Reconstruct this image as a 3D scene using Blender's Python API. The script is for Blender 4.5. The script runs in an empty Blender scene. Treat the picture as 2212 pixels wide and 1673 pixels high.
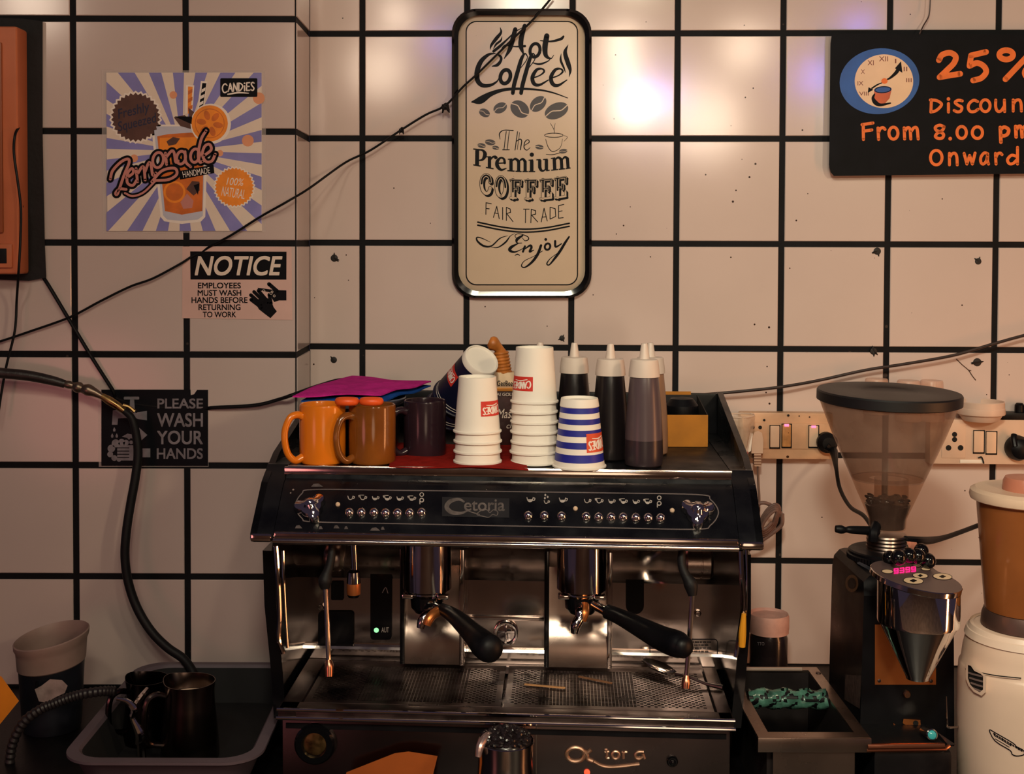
import bpy, bmesh, math, random
from mathutils import Vector, Matrix
from mathutils.geometry import tessellate_polygon
random.seed(11)
SC = bpy.context.scene
COL = SC.collection
PI = math.pi

# ------------------------------------------------------------------ camera
FPX = 2700.0                       # focal length in pixels of the 2212 x 1673 frame
VPX, VPY = 1068.0, 525.0           # where the wall normal meets the picture
PITCH, ROLL = 0.0276, 0.003
CAM = Vector((0.0, 0.0, 1.70))
PCY = VPY + FPX*math.tan(PITCH)
RCAM = (Matrix.Rotation(PI/2-PITCH, 3, 'X') @ Matrix.Rotation(ROLL, 3, 'Z'))
cd = bpy.data.cameras.new('camera'); cam = bpy.data.objects.new('camera', cd); COL.objects.link(cam)
cam.matrix_world = Matrix.Translation(CAM) @ RCAM.to_4x4()
cd.sensor_fit = 'HORIZONTAL'; cd.sensor_width = 36.0
cd.lens = 36.0*FPX/2212.0
cd.shift_x = (1106.0-VPX)/2212.0
cd.shift_y = -(836.5-PCY)/2212.0
cd.clip_start = 0.05; cd.clip_end = 50
SC.camera = cam

# ------------------------------------------------------------------ light
SC.view_settings.view_transform = 'Standard'
SC.view_settings.look = 'None'
SC.view_settings.gamma = 1.0
SC.view_settings.use_curve_mapping = False
SC.view_settings.exposure = 0.0
wd = bpy.data.worlds.new('dim_room'); SC.world = wd; wd.use_nodes = True
bg = wd.node_tree.nodes['Background']
bg.inputs[0].default_value = (0.40, 0.29, 0.46, 1); bg.inputs[1].default_value = 0.085

def lamp(name, kind, loc, energy, color, size=0.1, target=None, size_y=None, spot=None, blend=0.5):
    d = bpy.data.lights.new(name, kind); d.energy = energy; d.color = color
    if kind == 'AREA':
        d.size = size
        if size_y: d.shape = 'RECTANGLE'; d.size_y = size_y
        else: d.shape = 'DISK'
    else:
        d.shadow_soft_size = size
        if kind == 'SPOT': d.spot_size = spot; d.spot_blend = blend
    o = bpy.data.objects.new(name, d); COL.objects.link(o); o.location = loc
    if target is not None:
        o.rotation_euler = (Vector(target)-Vector(loc)).to_track_quat('-Z', 'Y').to_euler()
    return o
WALL_O, WALL_N = Vector(((668-VPX)/FPX*2.5, 2.5, 0)), Vector((-math.sin(math.radians(1.5)), -math.cos(math.radians(1.5)), 0))
LEFT_O, LEFT_N = Vector((0, 2.336, 0)), Vector((0, -1, 0))
def wall_point(px, py, o=WALL_O, n=WALL_N):
    d = RCAM @ Vector(((px-VPX)/FPX, -(py-PCY)/FPX, -1.0)); return CAM+d*((o-CAM).dot(n)/d.dot(n)), d
def refl(px, py, Y=0.0, o=WALL_O, n=WALL_N):
    """where a lamp at depth Y hangs whose mirror image in the tiled wall shows at a pixel"""
    w, d = wall_point(px, py, o, n); d = d-n*(2*d.dot(n)); return w+d*((Y-w.y)/d.y)
WARM = (1.0, 0.70, 0.44)
lamp('key_lamp', 'SPOT', (-0.02, 0.0, 2.60), 94, (.90, .85, .65), 0.10, (0.84, 2.45, 1.00), spot=math.radians(66), blend=1.0)
lamp('room_lamp', 'AREA', (0.0, -0.6, 2.95), 10, (1.0, .84, .62), 0.4, (0.2, 2.45, 1.30))
lamp('right_lamp', 'AREA', refl(1890, 232), 10, (1.0, .80, .52), 0.18, (0.35, 2.45, 1.30))
lamp('middle_lamp', 'AREA', refl(1375, -70), 5, (1.0, .84, .60), 0.10, (0.2, 2.45, 1.30))
lamp('upper_left_fill', 'AREA', refl(820, -110), 4.8, (1.0, .86, .66), 0.16, (-0.2, 2.45, 1.30))  # unseen warm area light lifting the left wall; no window is modelled
lamp('front_fill', 'AREA', (0.35, -0.9, 1.12), 2.6, (1.0, .70, .48), 0.7, (0.3, 2.0, 1.15))  # unseen low fill, added to brighten the machine front and lower wall
lamp('strip_lamp', 'AREA', (1.75, 1.30, 0.98), 12, (1.0, 0.40, 0.15), 0.12, (0.2, 1.85, 1.08), 1.25)
lamp('hall_fill', 'POINT', (0.5, -1.1, 2.35), 20, (1.0, .80, .60), 0.12)  # unseen fill, added to light the floor and far wall mirrored in steel
lamp('left_lamp', 'AREA', (-1.35, 0.45, 1.15), 1.7, (1.0, 0.30, 0.28), 0.5, (-0.5, 2.2, 1.1))
def wall_spot(name, px, py, e, color, r, o=WALL_O, n=WALL_N):
    lamp(name, 'SPOT', refl(px, py, 0.0, o, n), e, color, r, wall_point(px, py, o, n)[0], spot=math.radians(9), blend=1.0)
for px, py, e, s in ((820,152,3,.10),(1345,95,2.4,.03),(1350,150,1.6,.03),(1368,236,2.6,.03),(1515,250,4,.14),(1605,105,2.6,.08),(860,35,1.6,.04),(1228,195,2.4,.04),(1530,285,2,.12)):
    wall_spot('ceiling_spot', px, py, e*4, (1.0, .78, .58), s)
wall_spot('ceiling_spot', 66, 4, 14, (1.0, .80, .62), .10, LEFT_O, LEFT_N)
for px, py, e, s in ((1394,207,3.4,.012),(1436,214,2.2,.012),(1418,211,1.6,.02),(953,88,2.2,.014),(1758,170,4,.016),(1852,58,3,.014),(1062,158,5,.022)):
    wall_spot('blue_led', px, py, e*1.3, (.16, .20, 1.0), s)

# ------------------------------------------------------------------ geometry helpers
def ray(px, py): return RCAM @ Vector(((px-VPX)/FPX, -(py-PCY)/FPX, -1.0))
def P(px, py, Y):
    d = ray(px, py); return CAM + d*(Y/d.y)
def hit(px, py, p0, n):
    d = ray(px, py); return CAM + d*((Vector(p0)-CAM).dot(n)/d.dot(n))
def m_per_px(Y): return Y/FPX

def srgb(r, g, b):
    f = lambda c: (c/255/12.92) if c/255 <= .04045 else ((c/255+.055)/1.055)**2.4
    return (f(r), f(g), f(b))

def catmull(pts, seg=6):
    pts = [tuple(p) for p in pts]
    if len(pts) < 3: 
        a, b = pts
        return [tuple(a[k]+(b[k]-a[k])*i/seg for k in range(len(a))) for i in range(seg+1)]
    out = []
    for i in range(len(pts)-1):
        p0 = pts[i-1] if i > 0 else tuple(2*a-b for a, b in zip(pts[0], pts[1]))
        p1, p2 = pts[i], pts[i+1]
        p3 = pts[i+2] if i+2 < len(pts) else tuple(2*a-b for a, b in zip(pts[-1], pts[-2]))
        for s in range(seg):
            t = s/seg
            out.append(tuple(.5*((2*b)+(c-a)*t+(2*a-5*b+4*c-d)*t*t+(3*b-a-3*c+d)*t**3) for a, b, c, d in zip(p0, p1, p2, p3)))
    out.append(pts[-1]); return out

def ellipse(cx, cy, rx, ry, ang=0, n=28, a0=0, a1=360):
    c, s = math.cos(math.radians(ang)), math.sin(math.radians(ang)); r = []
    full = abs(a1-a0) >= 360
    for i in range(n if full else n+1):
        t = math.radians(a0+(a1-a0)*i/n); x, y = rx*math.cos(t), ry*math.sin(t)
        r.append((cx+x*c-y*s, cy+x*s+y*c))
    return r
def round_rect(x0, y0, x1, y1, r, n=7):
    out = []
    for cx, cy, a in ((x1-r, y0+r, -90), (x1-r, y1-r, 0), (x0+r, y1-r, 90), (x0+r, y0+r, 180)):
        for i in range(n+1):
            t = math.radians(a+90*i/n); out.append((cx+r*math.cos(t), cy+r*math.sin(t)))
    return out
def gear(cx, cy, r, n, d):
    return [(cx+(r if i % 2 else r-d)*math.cos(PI*i/n), cy+(r if i % 2 else r-d)*math.sin(PI*i/n)) for i in range(2*n)]

class MB:
    """collects geometry of one part, then links it as one mesh object"""
    def __init__(s): s.v = []; s.f = []; s.m = []; s.lay = 0
    def add(s, vs, fs, mi=0, M=None):
        o = len(s.v)
        s.v += [(M @ Vector(v)) if M is not None else Vector(v) for v in vs]
        s.f += [tuple(i+o for i in f) for f in fs]; s.m += [mi]*len(fs)
    def box(s, c, d, mi=0, M=None, bev=0.0, seg=2):
        bm = bmesh.new(); bmesh.ops.create_cube(bm, size=1)
        for v in bm.verts: v.co = Vector((v.co.x*d[0]+c[0], v.co.y*d[1]+c[1], v.co.z*d[2]+c[2]))
        if bev > 0: bmesh.ops.bevel(bm, geom=list(bm.edges), offset=min(bev, .49*min(d)), segments=seg, affect='EDGES', profile=.6)
        bm.verts.index_update()
        s.add([v.co.copy() for v in bm.verts], [[v.index for v in f.verts] for f in bm.faces], mi, M); bm.free()
    def bb(s, a, b, mi=0, M=None, bev=0.0, seg=2):
        s.box([(a[i]+b[i])/2 for i in range(3)], [abs(b[i]-a[i]) for i in range(3)], mi, M, bev, seg)
    def lathe(s, prof, n=32, mi=0, M=None, mis=None):
        vs, fs, ms = [], [], []; rings = []
        for r, z in prof:
            if r < 1e-7: rings.append([len(vs)]); vs.append((0, 0, z))
            else:
                rings.append(list(range(len(vs), len(vs)+n)))
                vs += [(r*math.cos(2*PI*i/n), r*math.sin(2*PI*i/n), z) for i in range(n)]
        for k in range(len(rings)-1):
            A, B = rings[k], rings[k+1]; q = mis[k] if mis else mi
            for i in range(n):
                j = (i+1) % n
                if len(A) == 1 and len(B) == 1: continue
                if len(A) == 1: fs.append((A[0], B[j], B[i]))
                elif len(B) == 1: fs.append((A[i], A[j], B[0]))
                else: fs.append((A[i], A[j], B[j], B[i]))
                ms.append(q)
        o = len(s.v); s.add(vs, fs, 0, M); s.m[-len(fs):] = ms
    def tube(s, pts, r, n=10, mi=0, cap=True, smooth=6):
        pts = [tuple(p) for p in pts]
        rr = list(r) if isinstance(r, (list, tuple)) else [r]*len(pts)
        c = catmull([p+(q,) for p, q in zip(pts, rr)], smooth) if smooth else [p+(q,) for p, q in zip(pts, rr)]
        pp = [Vector(q[:3]) for q in c]; rr = [max(q[3], 1e-5) for q in c]
        T = []
        for i in range(len(pp)):
            t = pp[min(i+1, len(pp)-1)]-pp[max(i-1, 0)]
            T.append(t.normalized() if t.length > 1e-9 else (T[-1] if T else Vector((0, 0, 1))))
        N = T[0].orthogonal().normalized(); vs, fs = [], []
        for i in range(len(pp)):
            N = (N-T[i]*N.dot(T[i]))
            N = N.normalized() if N.length > 1e-6 else T[i].orthogonal().normalized()
            B = T[i].cross(N)
            vs += [pp[i]+(N*math.cos(2*PI*k/n)+B*math.sin(2*PI*k/n))*rr[i] for k in range(n)]
        for i in range(len(pp)-1):
            for k in range(n):
                j = (k+1) % n; fs.append((i*n+k, i*n+j, (i+1)*n+j, (i+1)*n+k))
        if cap:
            fs.append(tuple(range(n))[::-1]); fs.append(tuple(range((len(pp)-1)*n, len(pp)*n)))
        s.add(vs, fs, mi)
    def prism(s, poly, h0, h1, mi=0, M=None, fn=None, side=None):
        """closed outline of 2-D points -> solid between two heights; fn(x, y, h) places it"""
        n = len(poly); fn = fn or (lambda x, y, h: Vector((x, y, h)))
        vs = [fn(x, y, h0) for x, y in poly]+[fn(x, y, h1) for x, y in poly]
        tri = tessellate_polygon([[Vector((x, y, 0)) for x, y in poly]])
        fs = [tuple(t) for t in tri]+[tuple(i+n for i in t[::-1]) for t in tri]
        s.add(vs, fs, mi, M)
        s.add(vs, [(i, (i+1) % n, (i+1) % n+n, i+n) for i in range(n)], mi if side is None else side, M)
    # ---- flat print: art(x, y, layer) -> point
    def poly(s, pts, art, mi=0, lay=0):
        tri = tessellate_polygon([[Vector((x, y, 0)) for x, y in pts]])
        s.add([art(x, y, lay) for x, y in pts], [tuple(t) for t in tri], mi)
    def stroke(s, pts, art, mi=0, lay=0, w=None, smooth=True, closed=False, k=1.0, cap=True, seg=6):
        """a pen stroke: points (x, y[, width])"""
        q = [(p[0], p[1], (p[2] if len(p) > 2 and w is None else w)*k) for p in pts]
        if closed:
            e = q+[q[0], q[1], q[2]]; c = catmull([q[-1]]+e, seg)[seg:-2*seg]
        else: c = catmull(q, seg) if smooth else q
        L, R = [], []
        for i in range(len(c)):
            a, b = c[max(i-1, 0)], c[min(i+1, len(c)-1)]
            dx, dy = b[0]-a[0], b[1]-a[1]; l = math.hypot(dx, dy) or 1
            h = max(c[i][2], 1e-4)/2
            L.append((c[i][0]-dy/l*h, c[i][1]+dx/l*h)); R.append((c[i][0]+dy/l*h, c[i][1]-dx/l*h))
        n = len(c); s.lay += 1; lz = lay+(s.lay % 40)*.006
        s.add([art(x, y, lz) for x, y in L+R], [(i, i+1, n+i+1, n+i) for i in range(n-1)], mi)
        if cap and not closed:
            for e in (c[0], c[-1]):
                if e[2] > 1e-3: s.poly(ellipse(e[0], e[1], e[2]/2, e[2]/2, 0, 12), art, mi, lz)
    def line(s, pts, art, mi=0, lay=0, w=4, cap=True):
        for a, b in zip(pts[:-1], pts[1:]): s.stroke([a, b], art, mi, lay, w, smooth=False, cap=cap)
    def text(s, body, box, art, mi=0, lay=0, bold=0.0, shear=0.0, ang=0.0, sx=1.0):
        """type set in the built-in face, fitted to box (x0, y0, x1, y1) with y downward"""
        cu = bpy.data.curves.new('type', 'FONT'); cu.body = body; cu.size = 1; cu.shear = shear; cu.space_character = sx
        cu.resolution_u = 5
        ob = bpy.data.objects.new('type', cu); COL.objects.link(ob)
        dg = bpy.context.evaluated_depsgraph_get(); me = bpy.data.meshes.new_from_object(ob.evaluated_get(dg))
        vs = [v.co.copy() for v in me.vertices]; fs = [tuple(p.vertices) for p in me.polygons]
        bpy.data.objects.remove(ob); bpy.data.curves.remove(cu); bpy.data.meshes.remove(me)
        if not vs: return
        x0, x1 = min(v.x for v in vs), max(v.x for v in vs); y0, y1 = min(v.y for v in vs), max(v.y for v in vs)
        cx, cy = (box[0]+box[2])/2, (box[1]+box[3])/2; c, sn = math.cos(math.radians(ang)), math.sin(math.radians(ang)); out = []
        bs = [(0, 0)] if not bold else [(0, 0), (bold, bold), (-bold, bold), (bold, -bold), (-bold, -bold)]
        for bx, by in bs:
          out = []
          for v in vs:
            x = box[0]+(v.x+bx*.6-x0)/(x1-x0)*(box[2]-box[0])-cx; y = box[3]-(v.y+by*.6-y0)/(y1-y0)*(box[3]-box[1])-cy
            out.append(art(cx+x*c-y*sn, cy+x*sn+y*c, lay+(bx+by*.5)*2))
          s.add(out, fs, mi)
    def glyph(s, ch, box, art, mi=0, lay=0, w=6, ang=0, piv=None):
        x0, y0, x1, y1 = box; c, sn = math.cos(math.radians(ang)), math.sin(math.radians(ang)); pv = piv or (x0, y1)
        def tr(p):
            x, y = x0+p[0]*(x1-x0)-pv[0], y0+p[1]*(y1-y0)-pv[1]
            return (pv[0]+x*c-y*sn, pv[1]+x*sn+y*c, w)
        for kind, pts in GLYPH[ch]:
            q = [tr(p) for p in pts]
            if kind == 'L':
                for a, b in zip(q[:-1], q[1:]): s.stroke([a, b], art, mi, lay, smooth=False)
            elif kind == 'C': s.stroke(q, art, mi, lay, closed=True)
            elif kind == 'D': s.poly(ellipse(q[0][0], q[0][1], w*.62, w*.62, 0, 12), art, mi, lay)
            else: s.stroke(q, art, mi, lay)
    # ---- output
    def mesh(s, name, mats, M=None, sharp=32):
        me = bpy.data.meshes.new(name)
        vs = [(M @ v) if M is not None else v for v in s.v]
        me.from_pydata([tuple(v) for v in vs], [], s.f)
        for m in (mats if isinstance(mats, (list, tuple)) else [mats]): me.materials.append(m)
        me.polygons.foreach_set('material_index', s.m); me.polygons.foreach_set('use_smooth', [True]*len(s.f))
        bm = bmesh.new(); bm.from_mesh(me); bmesh.ops.recalc_face_normals(bm, faces=bm.faces); bm.to_mesh(me); bm.free()
        me.set_sharp_from_angle(angle=math.radians(sharp)); me.update()
        return me
    def part(s, name, mats, parent, local=False, label=None, sharp=32):
        """a part of a thing; geometry in world space unless local"""
        M = None if local else ROOT[parent.name].inverted()
        o = bpy.data.objects.new(name, s.mesh(name, mats, M, sharp)); COL.objects.link(o); o.parent = parent
        ROOT[o.name] = ROOT[parent.name]
        if label: o['label'] = label
        return o
    def solo(s, name, mats, label, cat, group=None, kind=None, sharp=32):
        """a thing that is one mesh"""
        lo = [min(v[i] for v in s.v) for i in range(3)]; hi = [max(v[i] for v in s.v) for i in range(3)]
        loc = Vector(((lo[0]+hi[0])/2, (lo[1]+hi[1])/2, lo[2]))
        o = bpy.data.objects.new(name, s.mesh(name, mats, Matrix.Translation(-loc), sharp)); COL.objects.link(o); o.location = loc
        ROOT[o.name] = Matrix.Translation(loc); tag(o, label, cat, group, kind); return o

ROOT = {}
def tag(o, label=None, cat=None, group=None, kind=None):
    if label: o['label'] = label
    if cat: o['category'] = cat
    if group: o['group'] = group
    if kind: o['kind'] = kind
def thing(name, label, cat, loc, rz=0.0, group=None):
    o = bpy.data.objects.new(name, None); COL.objects.link(o); o.location = loc; o.rotation_euler = (0, 0, rz)
    o.empty_display_size = .05
    ROOT[o.name] = Matrix.Translation(Vector(loc)) @ Matrix.Rotation(rz, 4, 'Z'); tag(o, label, cat, group); return o
def dup(src, loc, label, rz=0.0, group=None):
    c = src.copy(); COL.objects.link(c); c.location = loc; c.rotation_euler = (0, 0, rz); c['label'] = label
    if group: c['group'] = group
    ROOT[c.name] = Matrix.Translation(Vector(loc)) @ Matrix.Rotation(rz, 4, 'Z')
    for ch in list(src.children):
        d = ch.copy(); COL.objects.link(d); d.parent = c; ROOT[d.name] = ROOT[c.name]
        for g in list(ch.children):
            e = g.copy(); COL.objects.link(e); e.parent = d
    return c
def orient(loc, z, x=None):
    """matrix whose Z looks along z"""
    z = Vector(z).normalized(); x = Vector(x) if x is not None else (Vector((1, 0, 0)) if abs(z.x) < .9 else Vector((0, 1, 0)))
    y = z.cross(x).normalized(); x = y.cross(z)
    m = Matrix((x, y, z)).transposed().to_4x4(); m.translation = Vector(loc); return m

# single-stroke letters in a unit box, y downward. L straight, S smooth, C closed, D dot
def _ring(cx, cy, rx, ry, n=12): return [(cx+rx*math.cos(2*PI*i/n-PI/2), cy+ry*math.sin(2*PI*i/n-PI/2)) for i in range(n)]
GLYPH = {
 '2': [('S', [(.05,.3),(.2,.08),(.55,0),(.8,.15),(.72,.42),(.4,.72),(.08,1)]), ('S', [(.08,1),(.5,.93),(1,.86)])],
 '5': [('L', [(.95,.02),(.2,.14),(.12,.5)]), ('S', [(.12,.5),(.5,.4),(.85,.52),(.95,.72),(.7,.92),(.3,1)])],
 '%': [('C', _ring(.2,.16,.19,.16)), ('L', [(.95,0),(.18,1)]), ('C', _ring(.92,.78,.2,.2))],
 '8': [('S', [(.9,.12),(.5,0),(.12,.15),(.2,.38),(.6,.52),(.85,.7),(.75,.95),(.4,1),(.12,.85),(.3,.6),(.75,.38),(.9,.12)])],
 '0': [('C', _ring(.5,.5,.5,.5))], '1': [('L', [(.2,.2),(.5,0),(.4,1)])],
 '.': [('D', [(.5,.95)])],
 'D': [('L', [(.1,0),(.05,1)]), ('S', [(.0,.03),(.5,.06),(.95,.3),(.9,.55),(.5,.88),(.05,1)])],
 'F': [('L', [(.1,.08),(.12,1)]), ('L', [(.0,.1),(.95,0)]), ('L', [(.1,.5),(.85,.42)])],
 'O': [('C', _ring(.5,.5,.5,.5))],
 'i': [('L', [(.5,.38),(.5,1)]), ('D', [(.5,.06)])],
 's': [('S', [(.9,.38),(.5,.34),(.15,.46),(.45,.62),(.85,.74),(.75,.95),(.4,1),(.05,.92)])],
 'c': [('S', [(.95,.42),(.6,.34),(.2,.5),(.05,.75),(.25,.97),(.65,.98),(1,.85)])],
 'o': [('C', _ring(.5,.67,.5,.33))],
 'u': [('S', [(.05,.36),(.05,.75),(.25,.98),(.6,.95),(.9,.7)]), ('L', [(.92,.36),(.95,1)])],
 'n': [('L', [(.08,.36),(.08,1)]), ('S', [(.08,.62),(.35,.4),(.7,.36),(.9,.55),(.95,1)])],
 'r': [('L', [(.12,.38),(.2,1)]), ('S', [(.16,.65),(.4,.42),(.75,.36),(1,.45)])],
 'm': [('L', [(.05,.38),(.08,1)]), ('S', [(.07,.6),(.25,.38),(.42,.45),(.48,1)]), ('S', [(.48,.6),(.68,.38),(.88,.42),(.96,1)])],
 'p': [('L', [(.08,.36),(.15,1.35)]), ('S', [(.1,.5),(.5,.34),(.95,.5),(.85,.8),(.5,.92),(.12,.9)])],
 'w': [('L', [(0,.38),(.25,1),(.5,.5),(.75,1),(1,.36)])],
 'a': [('S', [(.9,.4),(.5,.35),(.1,.6),(.1,.9),(.4,1),(.75,.8),(.9,.45),(.88,.8),(1,1)])],
 'd': [('S', [(.85,.5),(.4,.42),(.05,.7),(.2,.97),(.55,.95),(.88,.7)]), ('L', [(.92,-.1),(.92,1)])],
 't': [('L', [(.5,0),(.5,1)]), ('L', [(.1,.35),(.95,.32)])],
 'C': [('S', [(.95,.2),(.6,.02),(.2,.2),(.05,.55),(.25,.92),(.6,1),(1,.85)])],
 'A': [('L', [(0,1),(.5,0),(1,1)]), ('L', [(.18,.66),(.85,.66)])],
 'N': [('L', [(.05,1),(.1,0),(.9,1),(.95,0)])],
 'E': [('L', [(.95,0),(.1,.04),(.05,1),(.95,.96)]), ('L', [(.1,.5),(.8,.48)])],
 'S': [('S', [(.9,.1),(.5,0),(.12,.2),(.4,.46),(.85,.7),(.7,.95),(.35,1),(.02,.88)])],
 'H': [('L', [(.08,0),(.08,1)]), ('L', [(.92,0),(.92,1)]), ('L', [(.08,.5),(.92,.5)])],
 'M': [('L', [(.02,1),(.1,0),(.5,.7),(.9,0),(.98,1)])],
 'R': [('L', [(.08,0),(.08,1)]), ('S', [(.08,.02),(.6,.02),(.92,.25),(.6,.5),(.08,.52)]), ('L', [(.3,.52),(1,1)])],
 'T': [('L', [(0,0),(1,0)]), ('L', [(.5,0),(.5,1)])],
 'U': [('S', [(.05,0),(.08,.7),(.3,1),(.7,1),(.92,.7),(.95,0)])],
 'L': [('L', [(.1,0),(.1,1),(.95,1)])],
 'I': [('L', [(.5,0),(.5,1)])], 'V': [('L', [(0,0),(.5,1),(1,0)])], 'X': [('L', [(0,0),(1,1)]), ('L', [(1,0),(0,1)])],
 'Y': [('L', [(0,0),(.5,.5),(1,0)]), ('L', [(.5,.5),(.5,1)])],
}

# ------------------------------------------------------------------ materials
def pm(name, col, rough=.5, metal=0.0, var=.08, scale=18.0, bump=0.0, bscale=140.0, spec=.5, coat=0.0, trans=0.0, alpha=1.0,
       emit=None, estr=0.0, rvar=0.0, ior=1.45, specks=None, speck_col=(0, 0, 0), stretch=None, sss=0.0):
    m = bpy.data.materials.new(name); m.use_nodes = True; nt = m.node_tree; N = nt.nodes; L = nt.links
    b = N['Principled BSDF']; tc = N.new('ShaderNodeTexCoord'); src = tc.outputs['Object']
    if stretch:
        mp = N.new('ShaderNodeMapping'); mp.inputs['Scale'].default_value = stretch; L.new(src, mp.inputs[0]); src = mp.outputs[0]
    nz = N.new('ShaderNodeTexNoise'); nz.inputs['Scale'].default_value = scale; nz.inputs['Detail'].default_value = 5; L.new(src, nz.inputs['Vector'])
    cr = N.new('ShaderNodeValToRGB'); cr.color_ramp.elements[0].position = .3; cr.color_ramp.elements[1].position = .7
    cr.color_ramp.elements[0].color = tuple(c*(1-var) for c in col)+(1,); cr.color_ramp.elements[1].color = tuple(min(1, c*(1+var)) for c in col)+(1,)
    L.new(nz.outputs['Fac'], cr.inputs[0]); out = cr.outputs[0]
    if specks:
        vo = N.new('ShaderNodeTexVoronoi'); vo.inputs['Scale'].default_value = specks[0]; L.new(tc.outputs['Object'], vo.inputs['Vector'])
        n2 = N.new('ShaderNodeTexNoise'); n2.inputs['Scale'].default_value = specks[2]; n2.inputs['Detail'].default_value = 3; L.new(tc.outputs['Object'], n2.inputs['Vector'])
        mu = N.new('ShaderNodeMath'); mu.operation = 'MULTIPLY'; L.new(n2.outputs['Fac'], mu.inputs[0]); mu.inputs[1].default_value = specks[1]*2
        lt = N.new('ShaderNodeMath'); lt.operation = 'LESS_THAN'; L.new(vo.outputs['Distance'], lt.inputs[0])
        sb = N.new('ShaderNodeMath'); sb.operation = 'SUBTRACT'; L.new(mu.outputs[0], sb.inputs[0]); sb.inputs[1].default_value = specks[3]
        L.new(sb.outputs[0], lt.inputs[1])
        mx = N.new('ShaderNodeMix'); mx.data_type = 'RGBA'; L.new(lt.outputs[0], mx.inputs[0]); L.new(out, mx.inputs[6]); mx.inputs[7].default_value = tuple(speck_col)+(1,)
        out = mx.outputs[2]
    L.new(out, b.inputs['Base Color'])
    b.inputs['Roughness'].default_value = rough; b.inputs['Metallic'].default_value = metal; b.inputs['Specular IOR Level'].default_value = spec
    b.inputs['Coat Weight'].default_value = coat; b.inputs['Coat Roughness'].default_value = .08; b.inputs['Transmission Weight'].default_value = trans
    b.inputs['Alpha'].default_value = alpha; b.inputs['IOR'].default_value = ior
    if sss: b.inputs['Subsurface Weight'].default_value = sss; b.inputs['Subsurface Radius'].default_value = (.01, .006, .004)
    if emit: b.inputs['Emission Color'].default_value = tuple(emit)+(1,); b.inputs['Emission Strength'].default_value = estr
    if rvar:
        mr = N.new('ShaderNodeMapRange'); mr.inputs['From Min'].default_value = .3; mr.inputs['From Max'].default_value = .7
        mr.inputs['To Min'].default_value = max(.02, rough-rvar); mr.inputs['To Max'].default_value = rough+rvar
        L.new(nz.outputs['Fac'], mr.inputs['Value']); L.new(mr.outputs[0], b.inputs['Roughness'])
    if bump:
        n3 = N.new('ShaderNodeTexNoise'); n3.inputs['Scale'].default_value = bscale; n3.inputs['Detail'].default_value = 4; L.new(src, n3.inputs['Vector'])
        bp = N.new('ShaderNodeBump'); bp.inputs['Strength'].default_value = bump; bp.inputs['Distance'].default_value = .002
        L.new(n3.outputs['Fac'], bp.inputs['Height']); L.new(bp.outputs[0], b.inputs['Normal'])
    return m

K = srgb
TILE = pm('glazed_tile', K(208,190,183), .14, var=.05, scale=3, bump=.06, bscale=5, specks=(30, .075, 5, .036), speck_col=K(50,32,24), spec=.5)
TILEL = pm('glazed_tile_plain', K(198,180,174), .15, var=.05, scale=3, bump=.06, bscale=5, spec=.5)
GROUT = pm('black_grout', K(13,14,18), .65, var=.5, scale=9, bump=.3, bscale=90, specks=(30, .22, 3, .2), speck_col=K(60,50,46), spec=.2)
BLACKP = pm('worn_black_paint', K(12,13,17), .3, var=.35, scale=22, bump=.08, bscale=60, rvar=.12, specks=(42, .1, 9, .066), speck_col=K(150,135,130), spec=.5)
BLACK = pm('black_plastic', K(11,11,15), .45, var=.3, scale=25, rvar=.1, spec=.25)
BLACKG = pm('glossy_black', K(9,9,12), .12, var=.2, scale=25, spec=.55)
RUBBER = pm('black_rubber', K(13,12,15), .58, var=.3, scale=40, bump=.15, bscale=250, spec=.35)
STEEL = pm('brushed_steel', K(158,140,130), .28, 1, var=.07, scale=10, rvar=.06, bump=.03, bscale=120)
STEELP = pm('polished_steel', K(205,192,184), .11, 1, var=.1, scale=10, rvar=.05)
STEELD = pm('stained_steel', K(104,92,90), .34, 1, var=.3, scale=20, rvar=.12, bump=.1, bscale=60)
CHROME = pm('chrome', K(225,218,214), .05, 1, var=.05, scale=30)
COPPER = pm('copper_plate', K(214,128,70), .38, .85, var=.1, scale=16, rvar=.06)
BRASS = pm('old_brass', K(150,122,78), .35, 1, var=.35, scale=60, rvar=.15)
INK = pm('black_ink', K(12,12,17), .5, var=.2, scale=40, spec=.12)

# ------------------------------------------------------------------ the setting
YP = 2.336                                             # face of the boxed-out wall section
PHI = math.radians(1.5)
BW0 = Vector((P(668, 525, 2.5).x, 2.5, 0)); BU = Vector((math.cos(PHI), -math.sin(PHI), 0)); BN = Vector((-math.sin(PHI), -math.cos(PHI), 0))
XC = BW0.x
def W(px, py, off=0.0): return hit(px, py, BW0+BN*off, BN)
def PL(px, py, off=0.0): return P(px, py, YP-off)
CZT = 0.86                                             # counter height

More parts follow.
